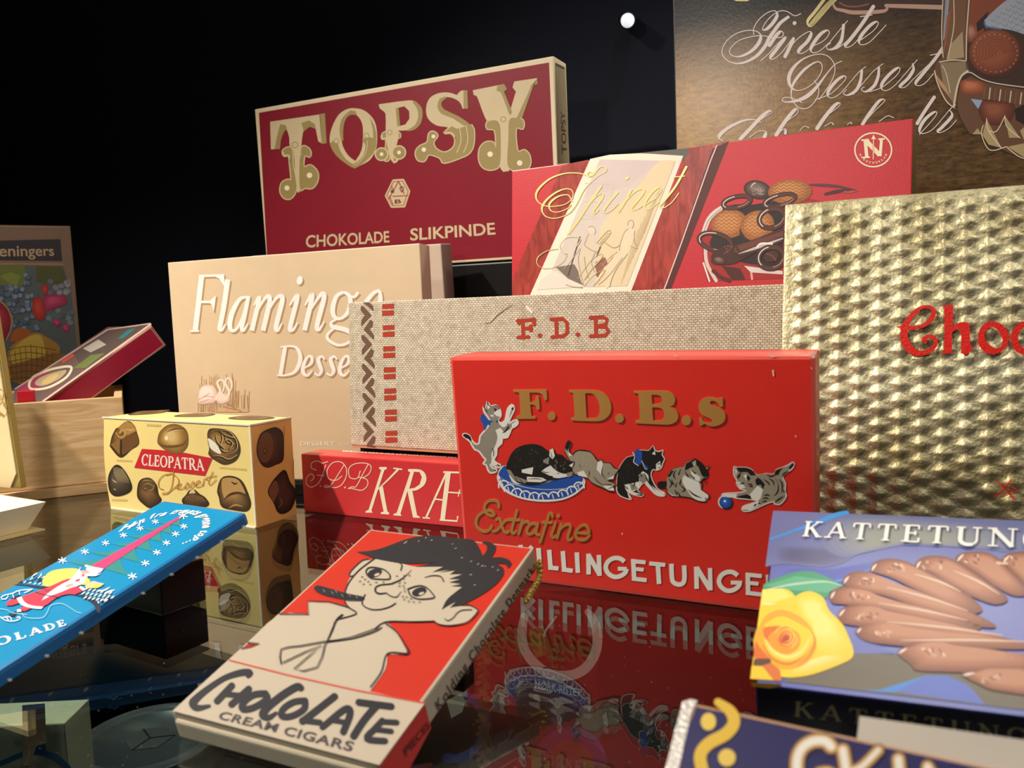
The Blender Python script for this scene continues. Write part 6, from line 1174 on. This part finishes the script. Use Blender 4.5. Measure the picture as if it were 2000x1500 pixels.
# --- lid of the open box: embossed cube mark
lf = Face(X['lid'], Vector((0, 0, 0)), Vector((0, -1, 0))); a = Art(lf, (0, 590, 2.885), lift=0.0003); BRL = '#b58f4a'
for g in ('-25,490 5,490 22,505 40,590', '22,505 14,560 40,612', '14,560 -20,600', '-20,615 25,640', '-10,600 20,650 40,625', '0,520 10,540 -4,555'): a.stroke(g, 4, BRL, sm=0)
a.text('B', '20,585 32,580 30,560 18,565', BRL); a.text('F', '0,640 14,650 22,630 8,622', BRL); lo = a.make('cube_emblem', parent=X['lid'].e); lo.matrix_world = X['lid'].M

# --- packs under the glass
f = X['pack'].face('F'); a = Art(f, cI := (900, 1080, 3.2258), lift=0.0003); PKW = '#f1dfdc'
a.stroke('400,400 385,500 400,600 460,690 560,760 690,770 790,720 850,620 860,520 840,430 800,370', [50, 60, 60, 62, 62, 64, 64, 62, 60, 56, 40], PKW, sm=6); a.stroke(ell(622, 620, 27, 32), 13, PKW, sm=0, closed=True); a.poly('430,480 520,450 540,640 470,660', '#8c7a3c'); a.poly('545,600 560,480 640,440 700,500 700,690 620,690 545,680', '#6d1a1e'); a.stroke('525,520 540,480 600,400', 14, PKW); a.stroke('520,725 600,712 660,738', 10, '#4a1a1a')
a.make('arch_emblem')
a = Art(f, cI, lift=0.0003); a.text('MØRK-RISTET', '465,850 755,905 757,855 468,798', '#e9dede', bold=0.02); a.make('roast_lettering')
a = Art(f, cI, lift=0.0003); a.poly(ell(690, 1320, 228, 225), '#6d4fa0'); a.poly(ell(680, 1350, 160, 170), '#b56a3a'); a.make('round_emblem')
a = Art(f, cI, lift=0.0005); a.serif('CIRKEL', '505,1330 810,1385 810,1320 505,1265', '#f0dfd0', thick=.2, thin=.1, ser=.1, gap=.1); a.make('emblem_lettering')
f = X['pack2'].face('F'); a = Art(f, cI, lift=0.0003); a.stroke('30,905 90,930 145,1020 145,1130 100,1230 0,1290 -90,1290', 58, '#2f4fa6', sm=6); a.poly('-90,930 0,880 30,930 10,1000 -60,1040', '#c9cabf'); a.stroke(ell(-210, 1010, 30, 34), 14, '#d9cfc8', sm=0, closed=True); a.make('blue_ring_print')
a = Art(f, cI, lift=0.0003)
for i in range(26):
    y = 480 + i * 40; a.poly(ell(142 + (i % 2) * 22, y, 26, 22, 20, 10), random.choice(['#7d5632', '#946c42', '#6a4524'])); a.poly(ell(110 + (i % 2) * 14, y + 18, 20, 16, -20, 10), random.choice(['#745030', '#8a6238']))
a.make('woven_rope_print')
c14 = (0, 1140, 4.1675); f = X['card'].face('F'); a = Art(f, c14, lift=0.0003); a.stroke('-40,1480 60,1440 170,1395 300,1368 420,1395 510,1450 580,1530 620,1640', 44, '#3b78b4', sm=6); a.poly('280,1320 370,1310 380,1350 330,1375 280,1370', '#3b78b4'); a.poly('100,1280 180,1260 200,1330 130,1320', '#a9b0a0'); a.make('blue_ring_print')
a = Art(f, c14, lift=0.0006); a.poly('185,985 370,970 382,1290 300,1320 250,1475 190,1480', '#c9b79c'); a.poly('185,985 370,970 372,1050 187,1075', '#94714e'); a.stroke('200,1480 240,1400 250,1300 300,1290 370,1290', 8, '#eee6da'); a.poly('205,1230 270,1180 330,1230 310,1320 230,1340', '#dcb896'); a.make('hanging_strap')

# ---------------------------------------------------------------- dust on the glass
bm = bmesh.new()
for i in range(420):
    px, py = random.uniform(0, 1500), random.uniform(1010, 1500); p = at_z(px, py, 0.00015); r = random.uniform(0.00012, 0.00034)
    a0 = random.uniform(0, 6.3); bm.faces.new([bm.verts.new(p + Vector((r * cos(a0 + k * 2.1) * random.uniform(.4, 1), r * sin(a0 + k * 2.1), random.uniform(0, 0.0001)))) for k in range(3)])
du = done(bm, 'glass_dust', mat('#b9b4ac', 0.8)); du['kind'] = 'stuff'; tag(du, 'specks of pale dust lying on the glass shelf', 'dust')
